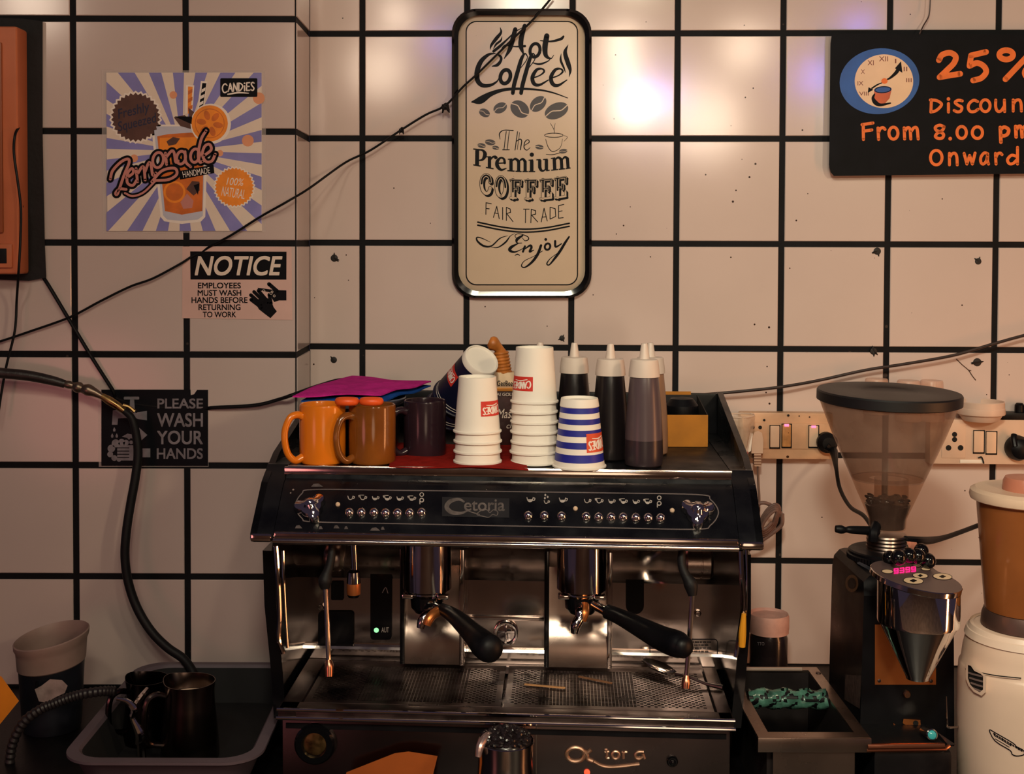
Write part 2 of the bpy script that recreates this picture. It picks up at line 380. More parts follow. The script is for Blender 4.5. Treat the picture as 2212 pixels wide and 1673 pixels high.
def tiled(name, mats, org, u, n, us, zs, gap=.0118, th=.003, top=None):
    mb = MB(); org = Vector(org)
    A = lambda a, z, d: org+u*a+Vector((0, 0, z))+n*d
    mb.add([A(us[0], zs[0], 0), A(us[-1], zs[0], 0), A(us[-1], zs[-1], 0), A(us[0], zs[-1], 0)], [(0, 1, 2, 3)], 1)
    g = gap/2; ch = .0012
    for a0, a1 in zip(us[:-1], us[1:]):
        for z0, z1 in zip(zs[:-1], zs[1:]):
            l, r, b, t = a0+(g if a0 != us[0] else .002), a1-(g if a1 != us[-1] else .002), z0+g, z1-g
            j = [random.uniform(-.0002, .0002) for _ in range(4)]
            vs = [A(l, b, 0), A(r, b, 0), A(r, t, 0), A(l, t, 0), A(l, b, th-ch), A(r, b, th-ch), A(r, t, th-ch), A(l, t, th-ch),
                  A(l+ch, b+ch, th+j[0]), A(r-ch, b+ch, th+j[1]), A(r-ch, t-ch, th+j[2]), A(l+ch, t-ch, th+j[3])]
            mb.add(vs, [(0,1,5,4),(1,2,6,5),(2,3,7,6),(3,0,4,7),(4,5,9,8),(5,6,10,9),(6,7,11,10),(7,4,8,11),(8,9,10,11)], 0)
    me = mb.mesh(name, mats, None, 40); o = bpy.data.objects.new(name, me); COL.objects.link(o); o['kind'] = 'structure'; return o

zb = sorted(W(1000, y).z for y in (73, 299.5, 525.5, 750.5, 978, 1205, 1432))
zs_back = [.62]+zb+[zb[-1]+.21, zb[-1]+.42, zb[-1]+.63]
ub = [(W(x, 525)-BW0).dot(BU) for x in (783, 1008, 1234.5, 1460.5, 1687.5, 1916.5, 2150)]
us_back = [0]+ub+[ub[-1]+.213, ub[-1]+.426, ub[-1]+.64]
tiled('wall_back', [TILE, GROUT], BW0, BU, BN, us_back, zs_back)
xp = [PL(161, 525).x, PL(403, 525).x]; dx = xp[1]-xp[0]
zp = sorted(PL(300, y).z for y in (41, 284, 525, 766, 1005.5, 1245.5, 1486))
zs_p = [.62]+zp+[zp[-1]+.21, zp[-1]+.42, zp[-1]+.63]
tiled('wall_left', [TILEL, GROUT], (0, YP, 0), Vector((1, 0, 0)), Vector((0, -1, 0)), [xp[0]-4*dx, xp[0]-3*dx, xp[0]-2*dx, xp[0]-dx]+xp+[XC], zs_p)
# the short return between the two faces
tiled('wall_return', [TILEL, GROUT], (XC, YP, 0), Vector((0, 1, 0)), Vector((1, 0, 0)), [.001, 2.5-YP-.003], zs_p, gap=.0118, th=.002)

COUNTER = pm('dark_stone_worktop', K(13,12,15), .42, var=.5, scale=60, bump=.1, bscale=200, spec=.35)
c = MB(); c.bb((-1.35, 1.50, CZT-.04), (1.55, 2.4655, CZT), 0, None, .004)
c.bb((XC+.01, 2.46, CZT-.04), (1.55, 2.4685, CZT), 0)
o = c.solo('counter', [COUNTER], 'dark stone worktop running along the foot of the tiled wall under the machines', 'counter')
c = MB(); c.bb((-1.33, 1.56, 0), (1.53, 2.30, CZT-.04), 0, None, .004)
c.solo('cabinet', [BLACK], 'black cabinet base carrying the dark stone worktop', 'cabinet')
c = MB(); c.bb((-2.4, -2.4, -.02), (2.6, 2.6, 0)); o = bpy.data.objects.new('floor', c.mesh('floor', [pm('worn_floor', K(150,128,112), .45, var=.3, scale=4)])); COL.objects.link(o); o['kind'] = 'structure'

c = MB(); c.bb((-2.4, -2.5, 0), (2.6, -2.4, 2.7)); o = bpy.data.objects.new('wall_front', c.mesh('wall_front', [pm('hall_wall', K(176,150,128), .6, var=.1, scale=3)])); COL.objects.link(o); o['kind'] = 'structure'
# ------------------------------------------------------------------ flat art helpers
def crop(x0, y0, s): return lambda x, y: (x0+x/s, y0+y/s)
def art_on(plane, cm, off, step=.00035):
    return lambda x, y, lay: plane(*cm(x, y), off+lay*step)
ident = lambda x, y: (x, y)
PINK = pm('print_pink', K(196,128,118), .5, var=.06); CREAM = pm('print_cream', K(226,208,192), .5, var=.04)
LILAC = pm('print_lilac', K(132,128,190), .5, var=.16, scale=10); ORANGEP = pm('print_orange', K(240,140,32), .5, var=.12, scale=40)
AMBERP = pm('print_deep_orange', K(205,104,30), .5, var=.2, scale=40); BROWNP = pm('print_brown', K(84,52,44), .5, var=.2, scale=40)
NAVYP = pm('print_navy', K(30,30,58), .5, var=.1); WHITEP = pm('print_white', K(238,226,216), .5, var=.03)
SLEEVE = pm('clear_sleeve', K(235,225,220), .12, var=.02, alpha=.16, spec=.5)
GREYP = pm('print_grey', K(120,116,122), .4, var=.25, scale=60)
def candies(mb, art, box, ink, lay, w, flip=False):
    x0, y0, x1, y1 = box; a = art
    if flip: a = lambda x, y, l: art(x0+x1-x, y0+y1-y, l)
    n = 7; ws = [1.15, .9, .95, .95, .35, .8, .8]; tot = sum(ws)+.22*6; u = (x1-x0)/tot; x = x0; h = (y1-y0)*.62
    for i, ch in enumerate('CANDiES'):
        yy = y0+h*.16*(1-i/6); hh = h*(1.12 if i == 0 else 1)
        mb.glyph(ch, (x, yy, x+ws[i]*u, yy+hh), a, ink, lay, w); x += (ws[i]+.22)*u
    mb.stroke([(x0+(x1-x0)*.18, y1-(y1-y0)*.07, w*1.1), ((x0+x1)/2, y1-(y1-y0)*.2, w*1.2), (x0+(x1-x0)*.82, y1-(y1-y0)*.16, w*.7)], a, ink, lay)

# ------------------------------------------------------------------ lemonade poster
t = thing('poster', 'square lemonade poster with lilac sunburst above the notice on the left wall', 'poster', PL(398, 502, .004))
m = MB(); m.prism([(219,151),(574,153),(575,502),(222,505)], .0032, .0042, 0, None, lambda x, y, h: PL(x, y, h))
m.part('clear_sleeve', [SLEEVE], t, label='clear plastic sleeve')
C1 = crop(0, 0, 3.157); m = MB(); m.prism([(229.5,157),(565.5,156.5),(566,499.5),(232,499.5)], .0044, .0056, 0, None, lambda x, y, h: PL(x, y, h))
a1 = art_on(PL, C1, .0056)
X0, Y0, X1, Y1 = 726, 496, 1784, 1576; cx, cy = 1240, 1030
def border(a):
    dx_, dy_ = math.cos(a), math.sin(a); t_ = 1e9
    if dx_ > 1e-9: t_ = min(t_, (X1-cx)/dx_)
    if dx_ < -1e-9: t_ = min(t_, (X0-cx)/dx_)
    if dy_ > 1e-9: t_ = min(t_, (Y1-cy)/dy_)
    if dy_ < -1e-9: t_ = min(t_, (Y0-cy)/dy_)
    return (cx+dx_*t_, cy+dy_*t_)
NR = 22
for i in range(NR):
    a0 = 2*PI*(i+.1)/NR; a1_ = 2*PI*(i+.6)/NR; pts = [(cx, cy)]
    pts.append(border(a0))
    for qx, qy in ((X1, Y1), (X0, Y1), (X0, Y0), (X1, Y0)):
        aq = math.atan2(qy-cy, qx-cx) % (2*PI)
        if a0 < aq < a1_: pts.append((qx, qy))
    pts.append(border(a1_)); m.poly(pts, a1, 1, .3)
for x, y, r in ((1182,648,26),(915,1080,26),(1500,1045,22),(1690,960,40),(1765,670,40)): m.poly(ellipse(x, y, r, r), a1, 10, .5)
# serrated badges
m.poly(gear(925,800,182,30,14), a1, 8, 1); m.poly(gear(925,800,168,30,16), a1, 4, 1.4)
m.text('Freshly', (800,720,1025,805), a1, 5, 1.8, bold=.012, shear=.25, ang=-14)
m.text('Squeezed', (800,800,1075,885), a1, 5, 1.8, bold=.012, shear=.25, ang=-14)
m.poly(gear(1598,1277,145,32,12), a1, 8, 1); m.poly(gear(1598,1277,134,32,12), a1, 2, 1.4)
m.text('100%', (1545,1215,1662,1265), a1, 8, 1.8, shear=.2, ang=4); m.text('NATURAL', (1512,1283,1672,1348), a1, 8, 1.8, shear=.1, ang=9)
# glass, slices, straws
m.poly([(1030,850),(1420,850),(1400,1480),(1370,1512),(1240,1528),(1120,1510),(1095,1480)], a1, 8, 1)
m.poly([(1048,862),(1402,862),(1383,1472),(1350,1498),(1240,1508),(1140,1498),(1112,1470)], a1, 9, 1.3)
m.poly([(1072,930),(1150,915),(1300,905),(1392,920),(1380,1440),(1240,1465),(1125,1440)], a1, 3, 1.6)
m.poly([(1090,940),(1390,935),(1386,1080),(1085,1100)], a1, 2, 1.9)
for p in ([(1135,965),(1180,935),(1228,945),(1200,985),(1150,995)], [(1270,1290),(1310,1235),(1360,1240),(1362,1300),(1320,1335)], [(1185,800),(1260,785),(1315,850),(1300,880),(1230,860)], [(1285,735),(1330,770),(1345,830),(1290,810)]):
    m.poly(p, a1, 4, 2.2)
m.poly([(1190,795),(1310,795),(1312,850)], a1, 6, 2.5); m.poly([(1320,1265),(1362,1250),(1350,1330)], a1, 6, 2.5)
m.poly([(1230,1380),(1275,1320),(1320,1370),(1310,1420),(1250,1425)], a1, 7, 2.2)
m.poly(ellipse(1190,1310,75,75), a1, 2, 2.0); m.poly(ellipse(1190,1310,60,60), a1, 3, 2.2)
m.poly([(1268,580),(1325,582),(1312,775),(1262,775)], a1, 8, 1.2); m.poly([(1282,590),(1314,592),(1300,775),(1280,775)], a1, 2, 1.5)
for k in range(3): m.poly([(1283,620+k*55),(1313,605+k*55),(1312,630+k*55),(1282,648+k*55)], a1, 3, 1.8)
m.poly([(1370,552),(1415,556),(1390,745),(1345,745)], a1, 8, 1.2); m.poly([(1380,566),(1408,568),(1382,745),(1356,745)], a1, 6, 1.5)
for k in range(3): m.poly([(1376-k*8,610+k*45),(1402-k*7,596+k*45),(1399-k*7,618+k*45),(1373-k*8,634+k*45)], a1, 8, 1.8)
m.poly(ellipse(1437,845,138,138), a1, 8, 2.4); m.poly(ellipse(1430,842,124,124), a1, 2, 2.7); m.poly(ellipse(1430,842,102,102), a1, 3, 2.9); m.poly(ellipse(1430,842,96,96), a1, 2, 3.0)
for k in range(6):
    q = 2*PI*k/6+.2; m.poly(ellipse(1430+58*math.cos(q), 842+58*math.sin(q), 34, 20, math.degrees(q), 14), a1, 3, 3.2)
# the word
LEM = [
 [(752,1222),(768,1165),(825,1105),(872,1085),(880,1112),(848,1190),(822,1265),(800,1325),(788,1318),(815,1290),(860,1292)],
 [(862,1215),(908,1180),(900,1150),(872,1180),(868,1245),(905,1265),(935,1225)],
 [(928,1150),(938,1240)], [(936,1190),(968,1140),(982,1150),(990,1228)], [(988,1175),(1015,1110),(1030,1130),(1042,1195),(1062,1180)],
 [(1128,1045),(1136,1122)], [(1132,1075),(1170,1030),(1188,1045),(1198,1105),(1215,1098)],
 [(1262,1035),(1268,1105),(1300,1138)],
 [(1405,892),(1372,950),(1352,1050),(1362,1105),(1385,1100)],
 [(1392,1062),(1440,1022),(1428,985),(1395,1000),(1380,1055),(1405,1102),(1445,1098),(1468,1052)],
 [(1062,1232),(980,1312),(905,1338),(852,1318)], [(1035,1240),(1105,1165),(1190,1148),(1205,1190),(1150,1225),(1062,1232)]]
RINGS = [(1078,1092,36,52), (1235,1076,30,44), (1330,1062,30,46)]
for w, mi, lay in ((50, 6, 3.6), (19, 7, 4.1)):
    for s_ in LEM: m.stroke(s_, a1, mi, lay, w*(.75 if s_ is LEM[-2] else 1))
    for r in RINGS: m.stroke(ellipse(*r, 10, 14), a1, mi, lay, w, closed=True)
m.poly([(1218,1168),(1456,1124),(1462,1180),(1228,1226)], a1, 6, 3.4)
m.text('HANDMADE', (1245,1155,1432,1197), a1, 8, 4.4, ang=-9.5)
m.poly(round_rect(1502,534,1755,661,8), a1, 6, 2.5); candies(m, a1, (1515,562,1735,650), 8, 3, 9)
m.part('print', [CREAM, LILAC, ORANGEP, AMBERP, BROWNP, NAVYP, INK, PINK, WHITEP, pm('print_glass', K(190,190,205), .5), pm('print_salmon', K(222,150,110), .5)], t, label='square printed sheet with a lemonade glass')

# ------------------------------------------------------------------ hot coffee sign
SIGNP = pm('enamel_cream', K(206,184,160), .26, var=.06, scale=6, spec=.22, specks=(60, .05, 9, .03), speck_col=K(70,50,40))
t = thing('coffee_sign', 'tall rounded cream coffee sign in a black frame hanging on the tiles', 'sign', W(1127, 644, .008))
fr = lambda x, y, h: W(x, y, h)
m = MB(); out_, mid_, in_ = round_rect(976,19,1278,644,52), round_rect(981,24,1273,639,50), round_rect(990,33,1264,630,46)
n_ = len(out_); hs = [(out_, .005), (out_, .018), (mid_, .024), (in_, .022), (in_, .009)]
vs = [W(x, y, h) for ring, h in hs for x, y in ring]
m.add(vs, [(k*n_+i, k*n_+(i+1) % n_, (k+1)*n_+(i+1) % n_, (k+1)*n_+i) for k in range(4) for i in range(n_)])
m.part('frame', [BLACKG], t, label='black rounded frame')
m = MB(); a_, b_, c_ = round_rect(989.5,32.5,1264.5,630.5,46), round_rect(1001,43,1253,620,32), round_rect(1006,47,1248,615,28)
hs = [(a_, .008), (a_, .010), (b_, .0155), (c_, .0165)]; vs = [W(x, y, h) for ring, h in hs for x, y in ring]
m.add(vs, [(k*n_+i, k*n_+(i+1) % n_, (k+1)*n_+(i+1) % n_, (k+1)*n_+i) for k in range(3) for i in range(n_)]); m.add([W(x, y, .0165) for x, y in c_], [tuple(range(n_))])
m.part('panel', [SIGNP], t)
SO = .0168; a2 = art_on(W, crop(950, 0, 4.919), SO); a3 = art_on(W, crop(950, 320, 4.919), SO); ai = art_on(W, ident, SO)
m = MB(); rr = round_rect(1007,46.5,1247.5,615.5,22); m.stroke(rr, ai, 0, .2, 2.6, closed=True, seg=1); m.part('border_line', [INK], t)
m = MB()
for s_ in ([(802,312,46),(772,430,52),(740,530,42),(685,622,8)], [(902,275,44),(868,400,52),(862,490,52),(888,572,16)],
           [(572,545,30),(640,490,30),(715,420,18),(800,340,12),(885,290,6)], [(660,510,8),(700,482,18),(800,495,14),(905,490,26)],
           [(1137,382,56),(1118,500,58),(1128,590,44),(1180,622,14),(1212,586,6)], [(1068,432,10),(1180,440,20),(1285,415,30),(1314,388,22)],
           [(985,668,10),(1060,682,22),(1140,655,14),(1180,622,6)],
           [(612,575,16),(648,605,28),(648,645,30),(612,690,34),(556,705,10)], [(590,568,10),(520,580,30),(440,650,48),(398,755,54),(402,855,52),(455,908,44),(540,905,32),(605,868,18),(625,835,8)],
           [(932,600,10),(905,570,18),(868,625,38),(828,760,44),(790,900,44),(776,990,40)], [(1018,600,10),(990,570,18),(958,625,38),(918,760,44),(880,900,44),(864,990,40)],
           [(935,600,8),(915,650,10),(850,735,8)], [(1018,605,8),(1000,650,10),(940,730,8)],
           [(980,832,16),(1062,802,14),(1108,762,22),(1088,732,18),(1030,742,32),(985,820,42),(1002,890,40),(1062,902,28),(1155,850,12)],
           [(1180,832,16),(1262,802,14),(1306,762,22),(1284,732,18),(1228,742,32),(1182,820,42),(1200,892,42),(1258,908,30),(1352,850,10)],
           [(342,1084,16),(430,1066,78),(540,1000,52),(680,955,34),(850,944,26),(1050,955,20),(1200,985,16),(1360,1042,8)],
           [(642,290,4),(650,345,26),(600,410,38),(548,480,26),(534,528,4)], [(662,388,4),(648,430,20),(600,470,22),(568,522,4)],
           [(1364,476,4),(1332,560,42),(1366,680,48),(1386,750,30),(1374,818,4)], [(1290,570,4),(1285,640,24),(1318,720,20),(1336,772,4)]):
    m.stroke(s_, a2, 0, .3)
m.stroke([(x, y, 34) for x, y in ellipse(1012,535,52,72,12,14)], a2, 0, .4, closed=True); m.stroke([(x, y, 40) for x, y in ellipse(697,815,52,74,15,14)], a2, 0, .4, closed=True)
# The
for s_ in ([(640,1480,6),(635,1420,12),(680,1385,9),(780,1388,12)], [(706,1398,8),(682,1590,8)], [(738,1398,8),(716,1590,8)], [(668,1592,10),(738,1592,10)],
           [(826,1400,9),(800,1595,9)], [(848,1410,6),(824,1590,6)], [(812,1505,8),(850,1480,11),(870,1500,11),(856,1592,11)],
           [(902,1545,7),(950,1512,9),(936,1485,9),(904,1510,10),(896,1570,11),(925,1596,9),(960,1570,6)]): m.stroke(s_, a2, 0, .3)
# Premium, an old-style serif on a curved baseline
def st(p): m.stroke(p, a3, 0, .5)
for p in ([(398,22),(396,182)],): m.line(p, a3, 0, .5, 42, cap=False)
st([(400,20,14),(450,22,20),(478,52,38),(476,90,40),(450,125,24),(402,132,12)])
for p, w in (([(356,10),(432,18)],14),([(356,178),(434,192)],14),([(528,94),(528,212)],36),([(492,94),(545,92)],12),([(490,206),(572,220)],14),
             ([(757,122),(757,240)],36),([(838,142),(838,246)],34),([(907,142),(907,248)],34),([(722,120),(772,116)],12),([(718,240),(796,246)],13),([(804,247),(870,250)],13),([(878,250),(936,250)],13),
             ([(977,132),(977,248)],38),([(943,130),(992,126)],12),([(942,250),(1014,250)],13),
             ([(1062,126),(1062,205)],36),([(1133,122),(1133,238)],36),([(1026,126),(1072,122)],12),([(1098,122),(1146,118)],12),([(1130,240),(1168,236)],13),
             ([(1216,108),(1222,230)],36),([(1291,118),(1297,222)],34),([(1356,108),(1364,214)],34),([(1180,112),(1228,104)],12),([(1184,236),(1258,228)],13),([(1264,227),(1330,220)],13),([(1336,219),(1390,212)],13)):
    m.line(p, a3, 0, .5, w, cap=False)
st([(540,122,16),(562,96,20),(588,92,26),(602,102,26)]); m.poly(ellipse(594,104,16,16), a3, 0, .6)
st([(610,162,13),(690,158,13)]); st([(690,158,28),(682,118,24),(648,104,20),(612,140,36),(612,190,40),(652,232,26),(706,216,10)])
st([(765,140,14),(802,114,24),(838,142,32)]); st([(842,140,14),(880,116,24),(907,144,32)])
m.poly(ellipse(978,70,23,23), a3, 0, .5); st([(1062,205,36),(1078,236,28),(1105,240,18),(1135,212,10)])
st([(1220,130,14),(1258,100,24),(1292,122,32)]); st([(1296,128,14),(1330,96,24),(1358,114,32)])
# COFFEE, shadowed poster capitals
def slab(x0, y0, x1, y1, ch, sl):
    h = y1-y0; L_ = []
    s_ = lambda x, y: (x0+(x1-x0)*x, y0+h*y+sl*(x-.5)*20)
    if ch == 'C': L_ = [[s_(.92,.34),s_(.85,.12),s_(.55,.04),s_(.25,.2),s_(.16,.5),s_(.25,.8),s_(.55,.96),s_(.82,.86),s_(.92,.66)]]
    if ch == 'O': L_ = [[s_(.5-.36*math.sin(q*PI/6), .5+.47*math.cos(q*PI/6)) for q in range(13)]]
    if ch in 'FE':
        L_ = [[s_(.3,.06),s_(.3,.94)],[s_(.08,.06),s_(.95,.06)],[s_(.93,.06),s_(.93,.3)],[s_(.3,.48),s_(.72,.48)],[s_(.7,.36),s_(.7,.6)],[s_(.08,.94),s_(.56,.94)]]
        if ch == 'E': L_ += [[s_(.3,.94),s_(.95,.94)],[s_(.93,.7),s_(.93,.94)]]
    return L_
for (x0,y0,x1,y1,ch,sl) in ((425,280,545,490,'C',1),(585,305,715,520,'O',.6),(738,330,868,545,'F',.2),(897,332,1028,550,'F',-.2),(1056,325,1192,548,'E',-.6),(1212,306,1345,535,'E',-1)):
    for p in slab(x0, y0, x1, y1, ch, sl):
        stem = abs(p[0][0]-p[1][0]) < 4 and abs(p[0][1]-p[-1][1]) > 150 or ch in 'CO'; w = 44 if stem else 26
        sm = len(p) > 2
        m.stroke([(x+17, y+17) for x, y in p], a3, 0, .3, w, smooth=sm); m.stroke([(x+9, y+9) for x, y in p], a3, 0, .3, w, smooth=sm)
        m.stroke(p, a3, 0, .3, w, smooth=sm)
        m.stroke(p, a3, 2, .9, w*.72, smooth=sm)
        q = [(x, y) for x, y in p if y < y0+(y1-y0)*.62]
        if stem and ch not in 'CO': q = [p[0], (p[0][0], y0+(y1-y0)*.62)]
        if len(q) > 1: m.stroke(q, a3, 0, 1.4, w*.42, smooth=len(q) > 2)
for p in ([(492,580),(490,705)],[(492,582),(548,592)],[(492,642),(525,646)],[(570,738),(605,620),(632,752)],[(583,690),(622,696)],[(668,632),(668,760)],[(708,630),(708,770)],[(708,632),(748,648),(752,684),(710,696)],[(712,698),(778,782)],
          [(890,650),(950,650)],[(912,650),(910,795)],[(972,650),(968,795)],[(972,652),(1018,665),(1020,702),(972,714)],[(978,715),(1040,785)],[(1078,785),(1108,640),(1142,776)],[(1088,735),(1132,730)],[(1172,630),(1172,756)],[(1172,630),(1226,644),(1232,726),(1172,756)],[(1262,612),(1262,746)],[(1262,612),(1318,600)],[(1262,676),(1300,668)],[(1262,746),(1312,740)]):
    m.line(p, a3, 0, .4, 9)
for d in (0, 32): st([(404,788+d,17),(650,838+d,17),(880,862+d,17),(1120,848+d,17),(1376,800+d,17)])
for p in ([(536,1000,4),(450,960,10),(395,950,14),(402,992,20),(470,1042,22),(550,1040,16),(640,960,12),(722,932,4)], [(548,1056,4),(620,1055,12),(700,1000,18),(750,935,8),(800,908,4)],
          [(815,962,6),(800,930,8),(842,910,8),(930,940,10),(942,972,12),(905,985,8),(878,955,6)], [(880,930,18),(822,970,32),(822,1008,14),(872,1010,8)], [(832,1015,10),(765,1050,30),(742,1085,32),(792,1106,18),(862,1080,8),(902,1050,8)],
          [(905,1045,22),(884,1102,22)], [(890,1085,8),(958,1036,22),(974,1058,26),(955,1102,22),(1000,1085,8)],
          [(1076,1035,26),(1040,1130,30),(980,1212,26),(905,1268,15),(868,1252,12),(900,1200,8),(1000,1150,6),(1090,1095,8)],
          [(1226,990,24),(1232,1050,22),(1296,1016,10)], [(1374,944,18),(1330,1010,26),(1282,1090,28),(1230,1162,26),(1165,1240,14),(1138,1228,14),(1180,1170,8),(1285,1095,6)], [(798,1142,6),(825,1130,14),(850,1142,6)]): st(p)
m.stroke([(x, y, 22) for x, y in ellipse(1145,1048,28,34,20,12)], a3, 0, .5, closed=True); m.poly(ellipse(1126,972,15,15), a3, 0, .5)
for s_ in ([(1125,1480,5),(1150,1560,7),(1190,1608,8),(1240,1600,7),(1285,1560,5),(1305,1478,4)],[(1320,1440,4),(1356,1460,5),(1320,1502,4)],[(1130,1640,5),(1200,1644,8),(1290,1622,6)],[(1216,1420,5),(1214,1380,6),(1175,1310,4)],[(1214,1380,6),(1226,1312,4)]): m.stroke(s_, a2, 0, .3)
m.stroke([(x, y, 7) for x, y in ellipse(1212,1438,98,22,0,16)], a2, 0, .4, closed=True)
m.part('lettering', [INK, BROWNP, SIGNP], t, label='black sign lettering')
BEANP = pm('print_bean', K(46,32,32), .45, var=.2)
for x, y, rx, ry, an in ((475,1200,60,43,25),(642,1147,76,54,-28),(850,1160,108,84,38),(1045,1105,100,70,-42),(1240,1178,132,82,-24),(445,1548,45,25,10),(536,1513,56,31,8),(594,1571,38,21,10),(1058,1563,45,25,8),(1311,1608,46,24,-8)):
    m = MB(); m.poly(ellipse(x, y, rx, ry, an), a2, 0, .5); c_, s_ = math.cos(math.radians(an)), math.sin(math.radians(an))
    tr = lambda u, v: (x+u*c_-v*s_, y+u*s_+v*c_, max(5, ry*.13)); m.stroke([tr(-rx, ry*.1), tr(-rx*.4, -ry*.18), tr(0, 0), tr(rx*.4, ry*.18), tr(rx, -ry*.1)], a2, 1, .9)
    m.part('bean_print', [BEANP, SIGNP], t)

# ------------------------------------------------------------------ discount board
BOARD = pm('matt_black_board', K(11,12,17), .6, var=.25, scale=30, spec=.15); ORPAINT = pm('orange_paint', K(232,112,38), .55, var=.1, scale=50)
t = thing('discount_sign', 'black board with orange discount lettering and a blue clock at top right of wall', 'sign', W(2000, 378, .02))
C4 = crop(1760, 40, 4.648); OFF = .022; a4 = art_on(W, C4, OFF+.004)
m = MB(); m.prism([(172,153),(158,250),(146,1300),(142,1470),(160,1545),(192,1582),(1000,1572),(2500,1555),(2500,163)], OFF, OFF+.004, 0, None, lambda x, y, h: W(*C4(x, y), h))
m.part('board', [BOARD], t)
m = MB()
m.glyph('2', (1235,345,1460,590), a4, 0, .5, 58); m.glyph('5', (1530,330,1730,622), a4, 0, .5, 58); m.glyph('%', (1850,318,2210,610), a4, 0, .5, 58)
m.part('lettering', [ORPAINT], t, label='hand-painted orange lettering'); m = MB()
for ch, b in zip('Discount', ((1160,815,1275,940),(1325,800,1360,940),(1395,760,1490,938),(1535,760,1640,938),(1665,755,1760,935),(1812,755,1912,935),(1985,755,2080,930),(2130,760,2220,930))): m.glyph(ch, b, a4, 0, .5, 30)
m.part('lettering', [ORPAINT], t, label='hand-painted orange lettering'); m = MB()
for ch, b in zip('From', ((475,1050,590,1215),(625,1030,705,1215),(745,1030,835,1212),(890,1030,1045,1210))): m.glyph(ch, b, a4, 0, .5, 31)
for ch, b in zip('8.00', ((1198,1072,1310,1205),(1340,1060,1380,1215),(1428,1085,1522,1205),(1582,1088,1684,1205))): m.glyph(ch, b, a4, 0, .5, 31)
m.glyph('p', (1855,1040,1950,1190), a4, 0, .5, 36); m.glyph('m', (2010,1020,2160,1190), a4, 0, .5, 36)
m.part('lettering', [ORPAINT], t, label='hand-painted orange lettering'); m = MB()
for ch, b in zip('Onwards', ((1162,1325,1278,1470),(1345,1290,1435,1470),(1500,1290,1610,1462),(1660,1290,1745,1462),(1805,1290,1880,1462),(1930,1310,2045,1462),(2110,1290,2210,1462))): m.glyph(ch, b, a4, 0, .5, 30)
m.part('lettering', [ORPAINT], t, label='hand-painted orange lettering')
m = MB(); BLUEP = pm('clock_blue', K(26,82,156), .5, var=.25, scale=14)
m.poly(ellipse(650,630,402,330,-8,48), a4, 0, .4); m.poly(ellipse(695,630,294,270,0,48), a4, 1, .8)
for tx, b in (('XII',(645,380,735,430)),('I',(806,405,818,450)),('II',(893,485,928,530)),('III',(918,600,972,640)),('XI',(530,420,592,470)),('X',(464,512,502,556)),('IX',(430,630,488,672)),('VIII',(446,735,540,775))): m.text(tx, b, a4, 2, 1.2, bold=.004)
m.stroke([(700,625,8),(760,595,22),(820,540,36),(840,500,36)], a4, 3, 1.6); m.poly([(805,500),(866,430),(880,545)], a4, 3, 1.8)
m.stroke([(690,640,8),(630,665,14),(575,700,16)], a4, 3, 1.6); m.poly([(532,748),(540,690),(588,716)], a4, 3, 1.8); m.poly(ellipse(700,628,32,28), a4, 4, 2.2)
m.poly([(596,720),(770,720),(752,800),(700,860),(640,868),(596,820)], a4, 5, 1.6); m.poly(ellipse(684,715,88,36,-4), a4, 0, 2.0); m.stroke([(x, y, 8) for x, y in ellipse(684,715,80,30,-4,16)], a4, 3, 2.3, closed=True)
m.stroke([(600,760,14),(585,800,30),(610,845,44),(660,868,30),(760,850,14)], a4, 3, 2.0)
m.part('clock_picture', [BLUEP, pm('clock_dial', K(232,196,160), .5, var=.06), pm('clock_numerals', K(120,52,36), .5), INK, ORPAINT, pm('painted_cup', K(190,86,44), .5, var=.3)], t, label='painted blue clock with a cream dial')

# ------------------------------------------------------------------ notice sticker
C5 = crop(0, 520, 3.16)
t = thing('notice_sticker', 'NOTICE sticker on handwashing with a black header on the left wall', 'sign', PL(513, 690, .004))
m = MB(); m.prism([(1245,40),(1990,42),(1996,542),(1243,530)], .0034, .0040, 0, None, lambda x, y, h: PL(*C5(x, y), h))
a5 = art_on(PL, C5, .0042); m.part('backing', [pm('sticker_film', K(214,178,168), .35, var=.06, scale=12)], t)
m = MB(); m.poly([(1298,74),(1956,76),(1955,267),(1300,266)], a5, 0, .3); m.text('NOTICE', (1332,108,1925,236), a5, 1, .8, bold=.03, shear=.22)
for tx, b in (('EMPLOYEES',(1352,288,1643,326)),('MUST WASH',(1350,338,1646,377)),('HANDS BEFORE',(1308,387,1689,426)),('RETURNING',(1356,436,1641,475)),('TO WORK',(1385,486,1611,524))): m.text(tx, b, a5, 0, .4, bold=.03)
m.part('lettering', [INK, CREAM], t)
m = MB(); m.poly([(1742,425),(1790,372),(1850,408),(1868,455),(1890,484),(1846,530),(1806,500),(1768,470)], a5, 0, .4)
for p in ([(1714,404),(1790,462)],[(1712,372),(1790,440)],[(1734,350),(1810,425)],[(1764,342),(1835,425)],[(1838,370),(1850,430)]): m.stroke(p, a5, 0, .5, 24, smooth=False)
m.stroke([(1836,297),(1900,352)], a5, 0, .5, 26, smooth=False); m.poly([(1758,322),(1850,334),(1895,338),(1955,340),(1955,409),(1905,409),(1872,420),(1858,398),(1838,352),(1764,340)], a5, 0, .4)
for x, y, r in ((1800,345,9),(1850,360,8),(1872,378,7),(1858,350,6)): m.stroke([(a, b, 3) for a, b in ellipse(x, y, r, r, 0, 10)], a5, 1, 1.2, closed=True)
m.part('hands_pictogram', [INK, CREAM], t)

